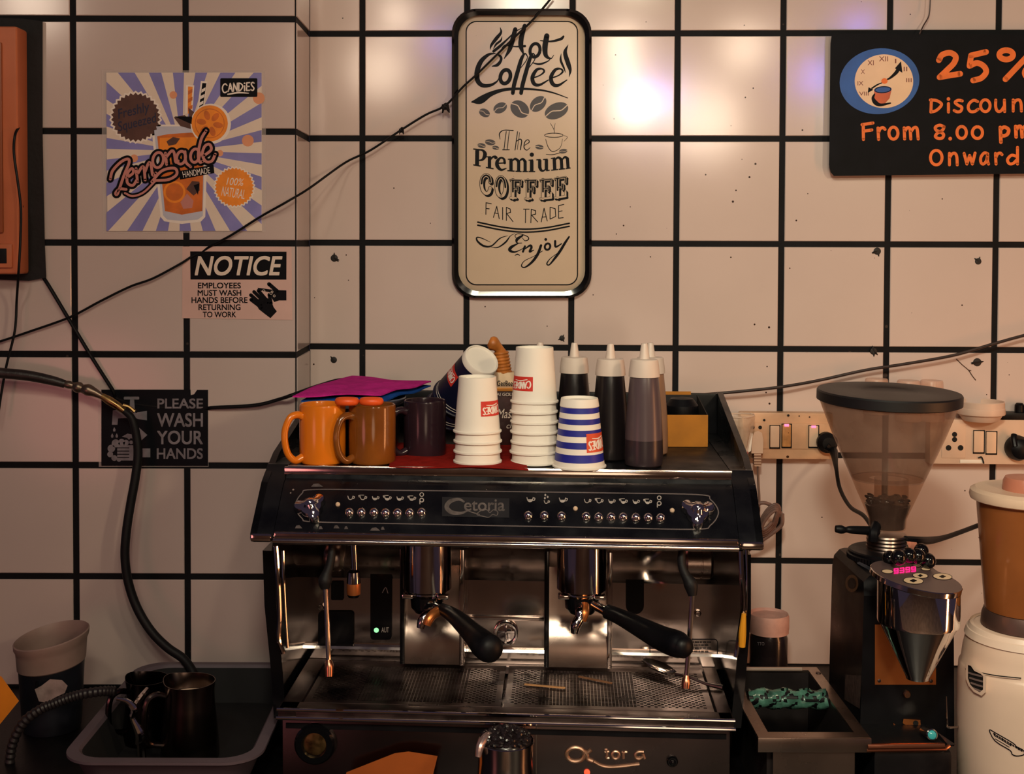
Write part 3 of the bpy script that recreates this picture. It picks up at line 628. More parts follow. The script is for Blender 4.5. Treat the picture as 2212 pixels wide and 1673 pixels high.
# ------------------------------------------------------------------ please wash your hands plate
PLATE = pm('blackened_plate', K(11,14,20), .5, var=.3, scale=20, spec=.15)
t = thing('wash_hands_sign', 'dark PLEASE WASH YOUR HANDS plate behind the hose with tap pictogram', 'sign', PL(333, 1006, .004))
m = MB(); m.prism([(672,1018),(1424,1018),(1424,1546),(674,1546)], .0032, .0038, 0, None, lambda x, y, h: PL(*C5(x, y), h)); m.part('clear_sleeve', [SLEEVE], t, label='clear plastic sleeve')
m = MB(); m.prism([(692,1018),(1300,1018),(1302,1055),(1325,1050),(1345,1020),(1420,1020),(1420,1538),(692,1538)], .0040, .0048, 0, None, lambda x, y, h: PL(*C5(x, y), h)); m.part('plate', [PLATE], t)
a6 = art_on(PL, C5, .0049); m = MB()
for tx, b in (('PLEASE',(1076,1080,1384,1146)),('WASH',(1074,1180,1383,1270)),('YOUR',(1074,1300,1383,1390)),('HANDS',(1072,1420,1383,1490))): m.text(tx, b, a6, 0, .4, bold=.03)
m.part('lettering', [GREYP], t, label='worn grey capitals')
m = MB(); m.poly(round_rect(845,1066,950,1086,6), a6, 0, .4); m.poly([(888,1085),(916,1085),(920,1150),(884,1150)], a6, 0, .4)
m.poly([(770,1160),(850,1150),(940,1180),(940,1215),(850,1212),(806,1215),(802,1258),(764,1258)], a6, 0, .4); m.poly([(936,1172),(1003,1164),(1003,1228),(936,1218)], a6, 0, .5)
for x, y in ((780,1290),(766,1332),(797,1332)): m.poly([(x,y-16),(x+9,y+2),(x+6,y+14),(x-6,y+14),(x-9,y+2)], a6, 0, .4)
for x, y, r in ((760,1420,26),(790,1385,28),(830,1378,24),(860,1380,20),(752,1460,20),(780,1485,20),(812,1495,16),(895,1378,13),(880,1350,9)): m.poly(ellipse(x, y, r, r, 0, 16), a6, 0, .4)
m.poly(round_rect(800,1398,940,1502,12), a6, 0, .6)
for y in (1416,1438,1460,1482): m.stroke([(802,y),(880,y)], a6, 1, .9, 6, smooth=False)
m.poly([(952,1420),(1026,1420),(1026,1480),(952,1480)], a6, 0, .4); m.poly([(950,1278),(1006,1328),(950,1378)], a6, 0, .4); m.poly([(832,1340),(870,1318),(930,1330),(935,1352),(880,1350)], a6, 0, .5)
m.part('tap_pictogram', [GREYP, PLATE], t)

# ------------------------------------------------------------------ orange box and the black board behind it
OBOX = pm('orange_enamel', K(186,104,68), .4, var=.14, scale=9, bump=.06, bscale=30, spec=.45, specks=(24,.1,8,.06), speck_col=K(70,38,26))
m = MB(); m.prism([(48,40),(92,46),(92,290),(97,530),(100,600),(62,607),(-120,600),(-120,36)], .0032, .012, 0, None, lambda x, y, h: PL(x, y, h))
m.solo('backing_board', [pm('charred_board', K(13,11,13), .7, var=.5, scale=20, bump=.4, bscale=80, specks=(26,.2,8,.17), speck_col=K(80,52,38))], 'black grimy backing board on the wall behind the orange metal box', 'board')
t = thing('metal_box', 'orange enamelled metal box cut by the frame on the left wall', 'box', PL(0, 600, .02))
bx0, bx1 = P(-150,300,2.285).x, P(18,300,2.285).x; bz0, bz1 = P(20,592,2.3).z, P(20,62,2.3).z
m = MB(); m.bb((bx0, 2.272, bz0), (bx1+.022, YP-.0125, bz1), 0, None, .006, 3); m.part('body', [OBOX], t)
m = MB(); m.bb((bx0+.01, 2.266, bz0+.075), (bx1-.004, 2.2725, bz1-.03), 0, None, .003); m.part('cover_panel', [pm('brown_orange_enamel', K(140,72,38), .4, var=.12, scale=8)], t, label='darker orange front cover')
m = MB(); m.bb((bx1-.04, 2.2655, bz0+.012), (bx1+.012, 2.2725, bz0+.055), 0, None, .002); m.bb((bx1-.03, 2.264, bz0+.02), (bx1+.003, 2.266, bz0+.047), 1, None, .001); m.part('latch', [OBOX, BLACK], t)

# ------------------------------------------------------------------ wall plugs and nail holes
DIRTY = pm('rusty_plug', K(26,22,22), .6, var=.4, scale=90)
for (px, py, r, lab) in ((722,558,8,'small black plug in the recessed tile right of the notice sticker'),(721,778,7,'small black plug above the pink cloth in the recessed tile'),(2113,565,7,'black plug in the upper right tile under the discount board'),(1895,543,8,'rusty plug on the black joint under the discount board'),(1214,731,6,'small black mark on the tile just above the striped cup and bottles'),(1887,759,8,'rusty plug above the grinder lid on the black joint'),(2111,783,9,'black plug above the white tub beside the right socket strip')):
    p = W(px, py, .003); mb = MB(); s = r*m_per_px(2.5); mb.lathe([(0,.002),(s*.5,.0022),(s*.9,.0015),(s,0),(s,-.002)], 14, 0, orient(p, BN))
    for k in range(3):
        q = random.uniform(0, 6.3); d = Vector((BU.x*math.cos(q), BU.y*math.cos(q), math.sin(q))); mb.tube([p, p+d*s*.9+BN*.001, p+d*s*1.5+BN*.0004], [s*.35, s*.25, s*.08], 6)
    mb.solo('wall_plug', [DIRTY], lab, 'plug', 'plugs and nail holes in the tiles')

# ------------------------------------------------------------------ espresso machine
MY = math.radians(-3.3)
MO = Vector((0, 1.86, CZT))
mach = thing('espresso_machine', 'black and steel two-group espresso machine standing in the middle of the counter', 'coffee machine', MO, MY)
MM = ROOT[mach.name]; MI = MM.inverted(); MR = MM.to_3x3()
def L(px, py, yl):
    return MI @ hit(px, py, MM @ Vector((0, yl, 0)), MR @ Vector((0, 1, 0)))
def zc(py, yl): return L(1068, py, yl).z
def plane_hit(px, py, p0, n): return MI @ hit(px, py, MM @ Vector(p0), MR @ Vector(n))
def pbox(mb, x0, y0, x1, y1, yl, depth, mi=0, bev=.002):
    a, b = L(x0, y1, yl), L(x1, y0, yl); mb.bb((a.x, yl, a.z), (b.x, yl+depth, b.z), mi, None, bev)
ZL0, ZL1 = zc(1182, 0), zc(1157, 0)                 # chrome lip
ZF = zc(1052, .07); ZF2 = zc(1040, .085); ZTRAY = zc(1012, .10)
xl, xr = L(541, 1165, 0).x, L(1649, 1172, 0).x
xl2, xr2 = L(590, 1165, 0).x, L(1597, 1172, 0).x
YB = .50
# housing
def extrude_x(mb, prof, x0, x1, mi=0): mb.prism(prof, x0, x1, mi, None, lambda y, z, h: Vector((h, y, z)))
m = MB(); extrude_x(m, [(.002,ZL1),(.07,ZF),(.085,ZF2),(.093,ZTRAY-.006),(.10,ZTRAY-.003),(YB-.012,ZTRAY-.003),(YB-.012,ZL0+.004),(.002,ZL0+.004)], xl2+.0006, xr2-.0006)
m.part('upper_housing', [BLACKP], mach, local=True, label='black painted front hood')
zg = zc(842, YB)
for a, b in ((xl, xl2), (xr2, xr)):
    m = MB(); inner = a if a > 0 else b
    prof = [(.0,ZL0+.006),(.0,ZL1-.004),(.004,ZL1+.001),(.07,ZF+.002),(.09,ZF2+.006),(.15,ZF2+.03)]+[(YB-.03, zg-.004),(YB-.01, zg),(YB,zg-.012),(YB,ZL0),(.01,ZL0)]
    # the lower block of the cheek and the thin gallery wall above it
    blk = [(.0,ZL0+.006),(.0,ZL1-.004),(.004,ZL1+.001),(.07,ZF+.002),(.09,ZF2+.004),(.11,ZTRAY),(YB-.001,ZTRAY),(YB-.001,ZL0),(.01,ZL0)]
    extrude_x(m, blk, a, b)
    o0, o1 = (xl, xl+.010) if a < 0 else (xr-.010, xr)
    extrude_x(m, prof, o0-.0004, o1)
    m.part('side_cheek', [BLACKP], mach, local=True)
    m = MB(); m.bb((a-.001 if a < 0 else a+.001, -.003, ZL0+.001), (b-.001 if a < 0 else b+.001, .03, ZL1-.003), 0, None, .006, 3); m.part('corner_cap', [STEELP], mach, local=True, label='chrome corner cap')
m = MB(); m.bb((xl+.010, YB-.012, ZTRAY-.002), (xr-.010, YB, zg-.002), 0, None, .004); m.part('rear_gallery', [BLACK], mach, local=True)
m = MB(); m.bb((xl2+.001, .102, ZTRAY-.002), (xr2-.001, YB-.013, ZTRAY), 0, None, .0008); m.part('cup_tray', [BLACK], mach, local=True, label='black cup tray on top')
# chrome lip and the rail along the tray
m = MB(); m.bb((xl2+.001, -.004, ZL0+.006), (xr2-.001, .012, ZL1), 0, None, .004, 3); m.tube([(xl2+.001, -.003, ZL0+.004), (xr2-.001, -.003, ZL0+.004)], .0045, 12, 0, smooth=0)
m.part('chrome_lip', [STEELP], mach, local=True, label='chrome strip along the hood')
m = MB(); a, b = L(614, 1021, .09).x, L(1581, 1030, .09).x; m.bb((a, .088, ZTRAY-.012), (b, .099, ZTRAY), 0, None, .002); m.tube([(a+.006, .091, ZTRAY+.0005), (b, .091, ZTRAY+.0005)], .0022, 8, smooth=0)
m.part('front_rail', [STEELP], mach, local=True, label='polished rail along the cup tray')
# sloped control panel
sp0, sp1 = Vector((0, .002, ZL1)), Vector((0, .07, ZF)); sd = (sp1-sp0).normalized(); SN = Vector((1, 0, 0)).cross(sd); SN = SN if SN.y < 0 else -SN
def SLP(px, py, off=0.0): return plane_hit(px, py, sp0+SN*off, SN)
asl = lambda x, y, lay: SLP(x, y, .0004+lay*.0003)
PRT = pm('pale_print', K(168,158,152), .45, var=.25, scale=80); LINE = pm('thin_chrome_line', K(190,176,168), .25, .8, var=.2)
m = MB()
TL, TR = [(680,1058),(1060,1062),(1500,1069)], [(1500,1144),(1060,1136),(672,1127)]
rim = [(680,1058),(870,1060),(1060,1062),(1280,1065),(1505,1069),(1535,1080),(1552,1107),(1535,1135),(1500,1144),(1280,1140),(1060,1136),(870,1132),(680,1128),(652,1120),(638,1093),(652,1067)]
m.stroke(rim, asl, 0, .2, 2.4, closed=True); m.part('panel_outline', [LINE], mach, local=True)
btn = [(755,1109),(781,1109),(808,1109),(833,1110),(859,1110),(885,1110),(911,1109),(1141,1116),(1176,1116),(1213,1117),(1266,1118),(1293,1119),(1320,1119),(1346,1119),(1373,1120),(1400,1120),(1427,1121)]
for x, y in btn:
    r = 10.2*m_per_px(1.89); mb = MB(); mb.lathe([(r*1.08,-.001),(r*1.08,.002),(r*.98,.0035),(r*.8,.0062),(r*.45,.0085),(0,.0092)], 20, 0, orient(SLP(x, y), SN)); mb.part('button', [CHROME], mach, local=True)
def cup_icon(mb, x, y, s, two=False, fill=1):
    mb.stroke([(x-9*s,y-6*s),(x-6*s,y+3*s),(x,y+6*s),(x+6*s,y+3*s),(x+9*s,y-6*s)], asl, 0, .2, 1.8)
    if fill: mb.poly([(x-7*s,y-1*s),(x+7*s,y-1*s),(x+4*s,y+5*s),(x-4*s,y+5*s)], asl, 0, .3)
    mb.stroke([(x+9*s,y-5*s),(x+14*s,y-4*s),(x+12*s,y+2*s),(x+7*s,y+2*s)], asl, 0, .2, 1.6)
    if two: mb.stroke([(x-9*s,y-7*s),(x-14*s,y-9*s),(x-12*s,y-3*s)], asl, 0, .2, 1.6); mb.stroke([(x-10*s,y-10*s),(x+4*s,y-10*s)], asl, 0, .2, 1.4)
m = MB()
for x0, y0, st_ in ((757,1076,0),(1268,1083,0)):
    for k in range(6): cup_icon(m, x0+(26.5 if x0 < 1000 else 26.2)*k, y0+k*.4, .62, k % 2 == 1, k > 1)
for x, y in ((911,1069),(1424,1076)): m.stroke([(a, b, 1.8) for a, b in ellipse(x, y, 4, 4, 0, 10)], asl, 0, .2, closed=True); m.stroke([(a, b, 2.2) for a, b in ellipse(x, y+12, 4, 4, 0, 10)], asl, 0, .2, closed=True); m.stroke([(x-4,y+12,2),(x-4,y+20,2)], asl, 0, .2)
cup_icon(m, 1145, 1080, .75); cup_icon(m, 1215, 1081, .75); cup_icon(m, 1180, 1085, .5, False, 0)
for x, y in ((1178,1070),(1183,1074),(1177,1077)): m.poly(ellipse(x, y, 2, 2.6, 0, 8), asl, 0, .2)
m.part('cup_symbols', [PRT], mach, local=True, label='pale printed cup symbols')
for x, y in ((730,1091),(1243,1100),(1452,1104)):
    mb = MB(); r = .0036; mb.lathe([(r,-.001),(r,.002),(r*.6,.0042),(0,.005)], 14, 0, orient(SLP(x, y), SN)); mb.part('pilot_light', [pm('pilot_glass', K(214,186,160), .15)], mach, local=True)
m = MB(); m.poly([(955,1074),(1100,1077),(1100,1119),(955,1116)], asl, 1, .1)
m.text('etoria', (1003,1080,1090,1104), asl, 0, .6, bold=.02); m.stroke([(1002,1084,4),(990,1079,6),(972,1084,9),(965,1096,10),(975,1107,9),(995,1109,6),(1010,1104,3)], asl, 0, .6); m.stroke([(1008,1103,2),(1022,1108,2),(1036,1112,2)], asl, 0, .6)
m.stroke([(x, y, 1.8) for x, y in [(1030,1112),(1040,1103),(1052,1102),(1058,1108),(1066,1102),(1075,1106),(1073,1114),(1064,1112),(1056,1118),(1044,1116)]], asl, 0, .7, closed=True)
m.part('name_plate', [pm('worn_print', K(92,84,82), .5, var=.45, scale=90), pm('dark_plate', K(34,33,36), .4, var=.3)], mach, local=True, label='chipped grey name badge')
def knob(px, py, r, rot):
    mb = MB(); n = 48; prof = [(1.0,0),(1.0,.007),(.94,.011),(.62,.014),(.42,.020),(.2,.024),(0,.025)]; vs, fs = [], []
    for k, (q, h) in enumerate(prof):
        for i in range(n):
            a = 2*PI*i/n; lob = .76+.24*math.cos(3*(a-rot)); f = lob if q > .55 else .76
            if q > .9: f = .62+.38*max(0, math.cos(3*(a-rot)))**.6 if math.cos(3*(a-rot)) > 0 else .62
            vs.append((r*q*f*math.cos(a), r*q*f*math.sin(a), h))
    for k in range(len(prof)-1):
        for i in range(n): j = (i+1) % n; fs.append((k*n+i, k*n+j, (k+1)*n+j, (k+1)*n+i))
    mb.add(vs, fs, 0, orient(SLP(px, py, .001), SN, (1, 0, 0))); return mb
knob(673, 1102, .027, math.radians(55)).part('steam_knob', [CHROME], mach, local=True); knob(1506, 1112, .028, math.radians(25)).part('steam_knob', [CHROME], mach, local=True)
m = MB()
for x, y, w_ in ((645,1139,16),(693,1141,9),(727,1139,13),(748,1141,9),(827,1142,8),(685,1049,26),(810,1144,22)):
    m.poly([(x-w_/2,y+3),(x-w_*.3,y-3),(x+w_*.1,y-4),(x+w_*.3,y-1),(x+w_/2,y+3)], asl, 0, .05)
m.part('paint_chip', [pm('bare_metal', K(84,76,76), .5, var=.3, scale=90)], mach, local=True, label='grey chips in the black paint')

# legs at the sides
for k, (pts, w_) in enumerate((([(588,1182),(592,1300),(606,1440),(612,1540)], 26), ([(1606,1190),(1606,1320),(1596,1440),(1585,1560)], 22))):
    m = MB(); q = [L(x, y, .10) for x, y in pts]; vs, fs = [], []
    hw = w_/2*m_per_px(1.95)
    for p in q: vs += [(p.x-hw, .075, p.z), (p.x+hw, .075, p.z), (p.x+hw, .25, p.z), (p.x-hw, .25, p.z)]
    for i in range(3): fs += [(i*4+a, i*4+(a+1) % 4, i*4+4+(a+1) % 4, i*4+4+a) for a in range(4)]
    fs += [(0, 1, 2, 3), (12, 13, 14, 15)]; m.add(vs, fs); m.part('side_leg', [BLACKG], mach, local=True)
    m = MB()
    tb = [[(596,1180),(600,1240),(604,1330),(602,1380),(612,1412)],[(611,1190),(613,1260),(617,1340),(621,1400)]] if k == 0 else [[(1600,1190),(1602,1240),(1606,1290),(1604,1330),(1590,1420)],[(1612,1185),(1614,1260),(1612,1330)]]
    for t_, r in zip(tb, (.0042, .0026)): m.tube([L(x, y, .068) for x, y in t_], r, 10)
    m.part('side_pipe', [CHROME], mach, local=True, label='bent chrome pipe')
m = MB(); m.tube([L(1607,1326,.06), L(1604,1368,.06), L(1603,1398,.06)], [.0035,.0058,.005], 10); m.part('yellow_grip', [pm('yellow_grip', K(224,150,36), .4)], mach, local=True, label='yellow grip on the right side pipe')

# rear body, splash panel, column blocks
ZG = .138                                            # grate level
bl, br = L(612, 1300, .24).x, L(1592, 1300, .24).x
m = MB(); m.bb((bl-.02, .26, .02), (br+.02, YB-.012, ZL0), 0, None, .004); m.part('rear_body', [BLACK], mach, local=True)
m = MB(); z1, z2, z3 = zc(1250, .235), zc(1226, .21), zc(1404, .235)
prof = [(.232,ZG-.01),(.232,z3-.004),(.224,z3-.001),(.226,z3+.003),(.236,z3+.004),(.236,z1-.004),(.232,z1+.004),(.215,z2)]
for q in range(1, 7): 
    a = q/6*.95; prof.append((.215-.10*math.sin(a)*.8-.0, z2+(ZL0-z2)*q/6))
back = [(.262, ZL0), (.262, ZG-.01)]
extrude_x(m, prof+back, bl, br); m.part('splash_panel', [STEELP], mach, local=True, label='mirror-like steel splash panel', sharp=25)
cols = []
for x0, x1 in ((866, 1004), (1176, 1322)):
    m = MB(); a, b = L(x0, 1300, .20).x, L(x1, 1300, .20).x
    prof = [(.190,ZG+.002),(.190,ZG+.012),(.192,.17),(.198,.192),(.207,.205),(.214,.222),(.214,ZL0),(.24,ZL0),(.24,ZG+.002)]
    extrude_x(m, prof, a+.008, b-.008, 0); m.bb((a, .186, ZG+.002), (a+.008, .24, ZL0), 1, None, .0015); m.bb((b-.008, .186, ZG+.002), (b, .24, ZL0), 2, None, .0015)
    m.part('group_column', [STEEL, BLACKG, STEELP], mach, local=True, label='steel column behind a brewing group', sharp=25)
# group heads and portafilters
for (cx_, r_, bot) in ((923, 53, 1291), (1257, 54, 1292)):
    yl = .125; c_ = L(cx_, 1200, yl); zb_ = L(cx_, bot, yl-.038).z; R = r_*m_per_px(1.98)
    m = MB(); m.lathe([(0,zb_+.002),(R*.92,zb_+.002),(R,zb_+.005),(R,ZL0),(0,ZL0)], 44, 0, Matrix.Translation((c_.x, yl, 0)))
    m.part('group_head', [STEELP], mach, local=True, label='polished cylindrical brewing group')
    m = MB(); m.lathe([(0,zb_-.006),(R*.72,zb_-.006),(R*.8,zb_-.002),(R*.8,zb_+.0018),(0,zb_+.0018)], 36, 0, Matrix.Translation((c_.x, yl, 0)))
    for k in range(2): m.bb((c_.x-R*.95+k*R*1.45, yl-.03, zb_-.006), (c_.x-R*.95+k*R*1.45+R*.45, yl-.012, zb_+.001), 0, None, .002)
    m.part('group_collar', [CHROME], mach, local=True)
    pf = bpy.data.objects.new('portafilter', None)
    m = MB(); m.lathe([(0,zb_-.034),(R*.5,zb_-.034),(R*.66,zb_-.026),(R*.7,zb_-.008),(R*.7,zb_-.006),(0,zb_-.006)], 32, 0, Matrix.Translation((c_.x, yl, 0)))
    pf = m.part('portafilter', [BLACKG], mach, local=True, label='dark portafilter locked under a group')
    if cx_ < 1000:
        hp = [(955,1316,.095),(985,1335,.06),(1022,1370,.0),(1045,1393,-.045),(1058,1402,-.06)]; hr = [.009,.0128,.0165,.0205,.0208]
        nk = [(935,1305,.115),(958,1318,.092)]
        sp = [[(950,1318,.10),(925,1326,.085),(913,1340,.078),(908,1358,.075)],[(950,1320,.095),(935,1328,.082),(926,1340,.075),(922,1352,.072)]]
    else:
        hp = [(1312,1322,.09),(1340,1334,.07),(1385,1357,.03),(1430,1380,-.01),(1462,1392,-.035),(1476,1398,-.045)]; hr = [.0115,.0125,.0155,.0185,.0195,.0165]
        nk = [(1275,1303,.11),(1296,1314,.10),(1316,1325,.088)]
        sp = [[(1262,1306,.105),(1254,1320,.09),(1252,1336,.085),(1243,1352,.08),(1241,1368,.08)],[(1262,1308,.1),(1262,1325,.088),(1258,1342,.085)]]
    m = MB(); pts = [tuple(L(x, y, d)) for x, y, d in hp]; m.tube(pts, hr, 20); e = Vector(pts[-1]); dv = (e-Vector(pts[-2])).normalized()
    m.lathe([(hr[-1],-.001),(hr[-1]*.93,hr[-1]*.28),(hr[-1]*.7,hr[-1]*.55),(hr[-1]*.35,hr[-1]*.7),(0,hr[-1]*.74)], 20, 0, orient(e, dv)); m.part('handle', [BLACK], pf, local=True, label='thick black handle')
    m = MB(); m.tube([tuple(L(x, y, d)) for x, y, d in nk], .0075, 14); m.part('neck', [CHROME], pf, local=True)
    m = MB()
    for s_, mi in zip(sp, (0, 1)): m.tube([tuple(L(x, y, d)) for x, y, d in s_], [.008]*(len(s_)-1)+[.006], 12, mi)
    m.part('spout', [STEELP, COPPER], pf, local=True, label='curved double spout')
# steam wands, hot-water spout
for k, (rub, grip, rod, tip) in enumerate((([(717,1178),(716,1200),(712,1222),(706,1240)], [(706,1238),(702,1256),(702,1274)], [(703,1270),(706,1330),(709,1400),(710,1428)], [(710,1426),(711,1440),(711,1462)]),
        ([(1475,1182),(1472,1205),(1474,1226),(1484,1250)], [(1483,1246),(1492,1264),(1496,1288)], [(1495,1286),(1492,1340),(1487,1410),(1483,1462)], [(1483,1460),(1482,1474),(1481,1488)]))):
    d0, d1 = .02, -.02
    dd = lambda y: .02-.05*(y-1180)/300
    m = MB(); q = lambda s_: [tuple(L(x, y, dd(y))) for x, y in s_]
    m.tube(q(rod), .0037, 10); w_ = m.part('steam_wand', [STEELP], mach, local=True, label='thin steel steam wand')
    m = MB(); m.tube(q(rub), [.0052,.0062,.0066,.0075], 12); m.tube(q(grip), [.0075,.0105,.0062], 14); m.part('sleeve', [RUBBER], w_, local=True, label='black rubber sleeve')
    m = MB(); m.tube(q(tip), [.0042,.0066,.0058], 12); m.part('tip', [pm('copper_tip', K(200,140,110), .3, 1)], w_, local=True)
    if k == 1: m = MB(); m.tube([tuple(L(1475, 1183, .02)), tuple(L(1486, 1182, .05))], .0052, 8); m.part('bracket', [CHROME], w_, local=True)
m = MB(); m.tube([tuple(L(763,1170,.06)), tuple(L(765,1200,.06)), tuple(L(766,1234,.06))], .0052, 12); hw = m.part('water_spout', [STEELP], mach, local=True)
m = MB(); b_ = L(764, 1290, .06); t_ = L(764, 1230, .06); h = t_.z-b_.z; m.lathe([(0,0),(.0085,0),(.0105,h*.1),(.011,h*.5),(.0095,h*.9),(.006,h),(0,h)], 20, 0, Matrix.Translation(b_), mis=[0,0,1,2,2,2]); m.part('nozzle', [BLACKG, COPPER, STEELP], hw, local=True)
# details on the splash panel
yS = .2355
def slab_on(pts, th, mat, name, yl=yS, **kw):
    mb = MB(); mb.prism(pts, yl-th, yl-.0002, 0, None, lambda x, y, h: L(x, y, h)); return mb.part(name, mat, mach, local=True, **kw)
slab_on(round_rect(715,1257,742,1297,3), .003, [BLACK], 'switch_cover'); slab_on(round_rect(687,1322,764,1399,8), .004, [BLACKG], 'window_plate', label='black square plate')
slab_on(round_rect(800,1228,846,1383,8), .004, [BLACKG], 'sight_glass', label='black upright strip with a green lamp')
slab_on(round_rect(1352,1218,1391,1328,19), .003, [BLACKG], 'sight_glass', label='black upright slot right of a group', yl=yS)
mb = MB(); c_ = L(813, 1362, yS-.004); mb.lathe([(.0042,-.001),(.0042,.001),(.0025,.003),(0,.0036)], 14, 0, orient(c_, (0, -1, 0))); mb.part('green_lamp', [pm('green_lamp', K(150,230,170), .3, emit=K(150,235,170), estr=1.1)], mach, local=True)
asp = lambda x, y, lay: L(x, y, yS-.0042-lay*.0003)
m = MB(); m.text('AUT', (824,1356,840,1367), asp, 0, 0); m.stroke([(826,1281,1.5),(833,1270,1.5),(838,1282,1.5)], asp, 0, 0); m.part('scale_print', [PRT], mach, local=True)
yb = .2365; m = MB(); asp2 = lambda x, y, lay: L(x, y, yS-.0003-lay*.0003)
m.stroke(round_rect(1404,1382,1550,1415,7), asp2, 0, .2, 1.8, closed=True, seg=1)
for k in range(4): m.text(('CAUTION SURFACES', 'HOT WATER AND STEAM', 'DO NOT TOUCH PIPES', 'CLEAN EVERY DAY')[k] if False else '- --- ---- -- --- ----', (1488,1387+k*6.6,1536-6*(k % 2),1389.2+k*6.6), asp2, 0, .2)
m.part('warning_print', [INK], mach, local=True, label='small framed warning text')
for x, y in ((694,1311),(1507,1325)):
    mb = MB(); mb.lathe([(.006,0),(.006,.004),(.0045,.006),(0,.0065)], 6, 0, orient(L(x, y, yS), (0, -1, 0))); mb.part('bolt', [STEELP], mach, local=True)
for x0, x1, y0, y1, lab in ((700,735,1178,1240,0),(1480,1540,1182,1255,0)):
    m = MB(); a, b = L(x0, (y0+y1)/2, .17), L(x1, (y0+y1)/2, .17); r = (y1-y0)/2*m_per_px(2.03)
    Mx = Matrix.Translation((a.x, .185, a.z)) @ Matrix.Rotation(PI/2, 4, 'Y'); w_ = b.x-a.x
    m.lathe([(0,0),(r*.9,0),(r,.004),(r,w_*.55),(r*.96,w_*.56),(r*.96,w_*.62),(r,w_*.63),(r,w_-.004),(r*.9,w_),(0,w_)], 32, 0, Mx); m.part('pipe_elbow', [STEEL], mach, local=True, label='thick steel pipe stub')
# round tap emblem in the middle bay
m = MB(); c_ = L(1093, 1368, yS-.004); r = 27*m_per_px(2.09); mx = orient(c_, (0, -1, 0), (1, 0, 0))
m.lathe([(r,-.003),(r,.004),(r*.92,.008),(r*.8,.008),(r*.74,.004),(r*.7,.003),(0,.005)], 32, 0, mx); m.bb((-.002, -r*.7, .004), (.002, r*.75, .010), 0, mx, .001)
m.part('round_boss', [CHROME], mach, local=True)
m = MB(); pbox(m, 1006, 1334, 1175, 1340, .232, .003, 0, .001); m.part('panel_ledge', [STEELP], mach, local=True)

# drip tray
tl, tr = L(600, 1548, 0).x, L(1586, 1562, 0).x
zr1, zr2 = zc(1543, 0), zc(1563, 0)
m = MB(); m.bb((tl, 0, zr2), (tr, .03, zr1), 0, None, .002); m.bb((tl, 0, zr2), (tl+.03, .23, zr1), 0, None, .002); m.bb((tr-.022, 0, zr2), (tr, .23, zr1), 0, None, .002); m.bb((tl, .215, zr2), (tr, .232, zr1-.002), 0, None, .001)
m.bb((tl+.01, .01, zr2-.02), (tr-.01, .228, zr2-.012), 1)
m.part('drip_tray', [STEELD, BLACK], mach, local=True)
m = MB(); m.tube([(tl-.001, -.001, zr1-.001), (tr+.001, -.001, zr1-.001)], .0028, 10, smooth=0); m.tube([(tl-.002, -.001, zr2), (tr+.002, -.001, zr2)], .0030, 10, smooth=0); m.part('tray_trim', [CHROME], mach, local=True, label='two bright trim lines on the drip tray')
def grate(x0, x1, y0, y1, mesh0, mesh1):
    """perforated plate: woven-looking square mesh in the middle, staggered holes at the ends"""
    mb = MB(); vs, fs = [], []; t_ = .0016; z = zr1+.0006
    def cell(a0, b0, a1, b1):
        o = len(vs); vs.extend([(a0,b0,z),(a1,b0,z),(a1,b1,z),(a0,b1,z),(a0,b0,z-t_),(a1,b0,z-t_),(a1,b1,z-t_),(a0,b1,z-t_)])
        fs.extend([(o,o+1,o+2,o+3),(o+7,o+6,o+5,o+4),(o,o+4,o+5,o+1),(o+1,o+5,o+6,o+2),(o+2,o+6,o+7,o+3),(o+3,o+7,o+4,o)])
    bd = .012; cell(x0, y0, x1, y0+bd); cell(x0, y1-bd*1.6, x1, y1); cell(x0, y0+bd, x0+bd*.8, y1-bd*1.6); cell(x1-bd*.8, y0+bd, x1, y1-bd*1.6)
    xa, xb, ya, yb_ = x0+bd*.8, x1-bd*.8, y0+bd, y1-bd*1.6
    cs = .0052; ny = int((yb_-ya)/cs); dy_ = (yb_-ya)/ny
    for (u0, u1, kind) in ((xa, mesh0, 0), (mesh0, mesh1, 1), (mesh1, xb, 0)):
        n = max(1, int((u1-u0)/cs)); du = (u1-u0)/n
        if kind == 0:
            for i in range(n):
                for j in range(ny):
                    if (i+j) % 2 == 0: cell(u0+i*du-.0004, ya+j*dy_-.0004, u0+(i+1)*du+.0004, ya+(j+1)*dy_+.0004)
        else:
            for i in range(n+1): cell(u0+i*du-.00055, ya, u0+i*du+.00055, yb_)
            for j in range(ny+1): cell(u0, ya+j*dy_-.00055, u1, ya+j*dy_+.00055)
    mb.add(vs, fs); return mb
g0, gm0, gm1, g1 = L(1093, 1480, .13).x, 0, 0, 0
ga, gb = tl+.034, tr-.026
mid = L(1091, 1480, .12).x
X = lambda px: L(px, 1480, .12).x
grate(ga, mid-.0025, .028, .214, X(790), X(1010)).part('drip_grate', [STEELD], mach, local=True, label='perforated drip grate', sharp=60)
grate(mid+.0025, gb, .028, .214, X(1165), X(1370)).part('drip_grate', [STEELD], mach, local=True, label='perforated drip grate', sharp=60)
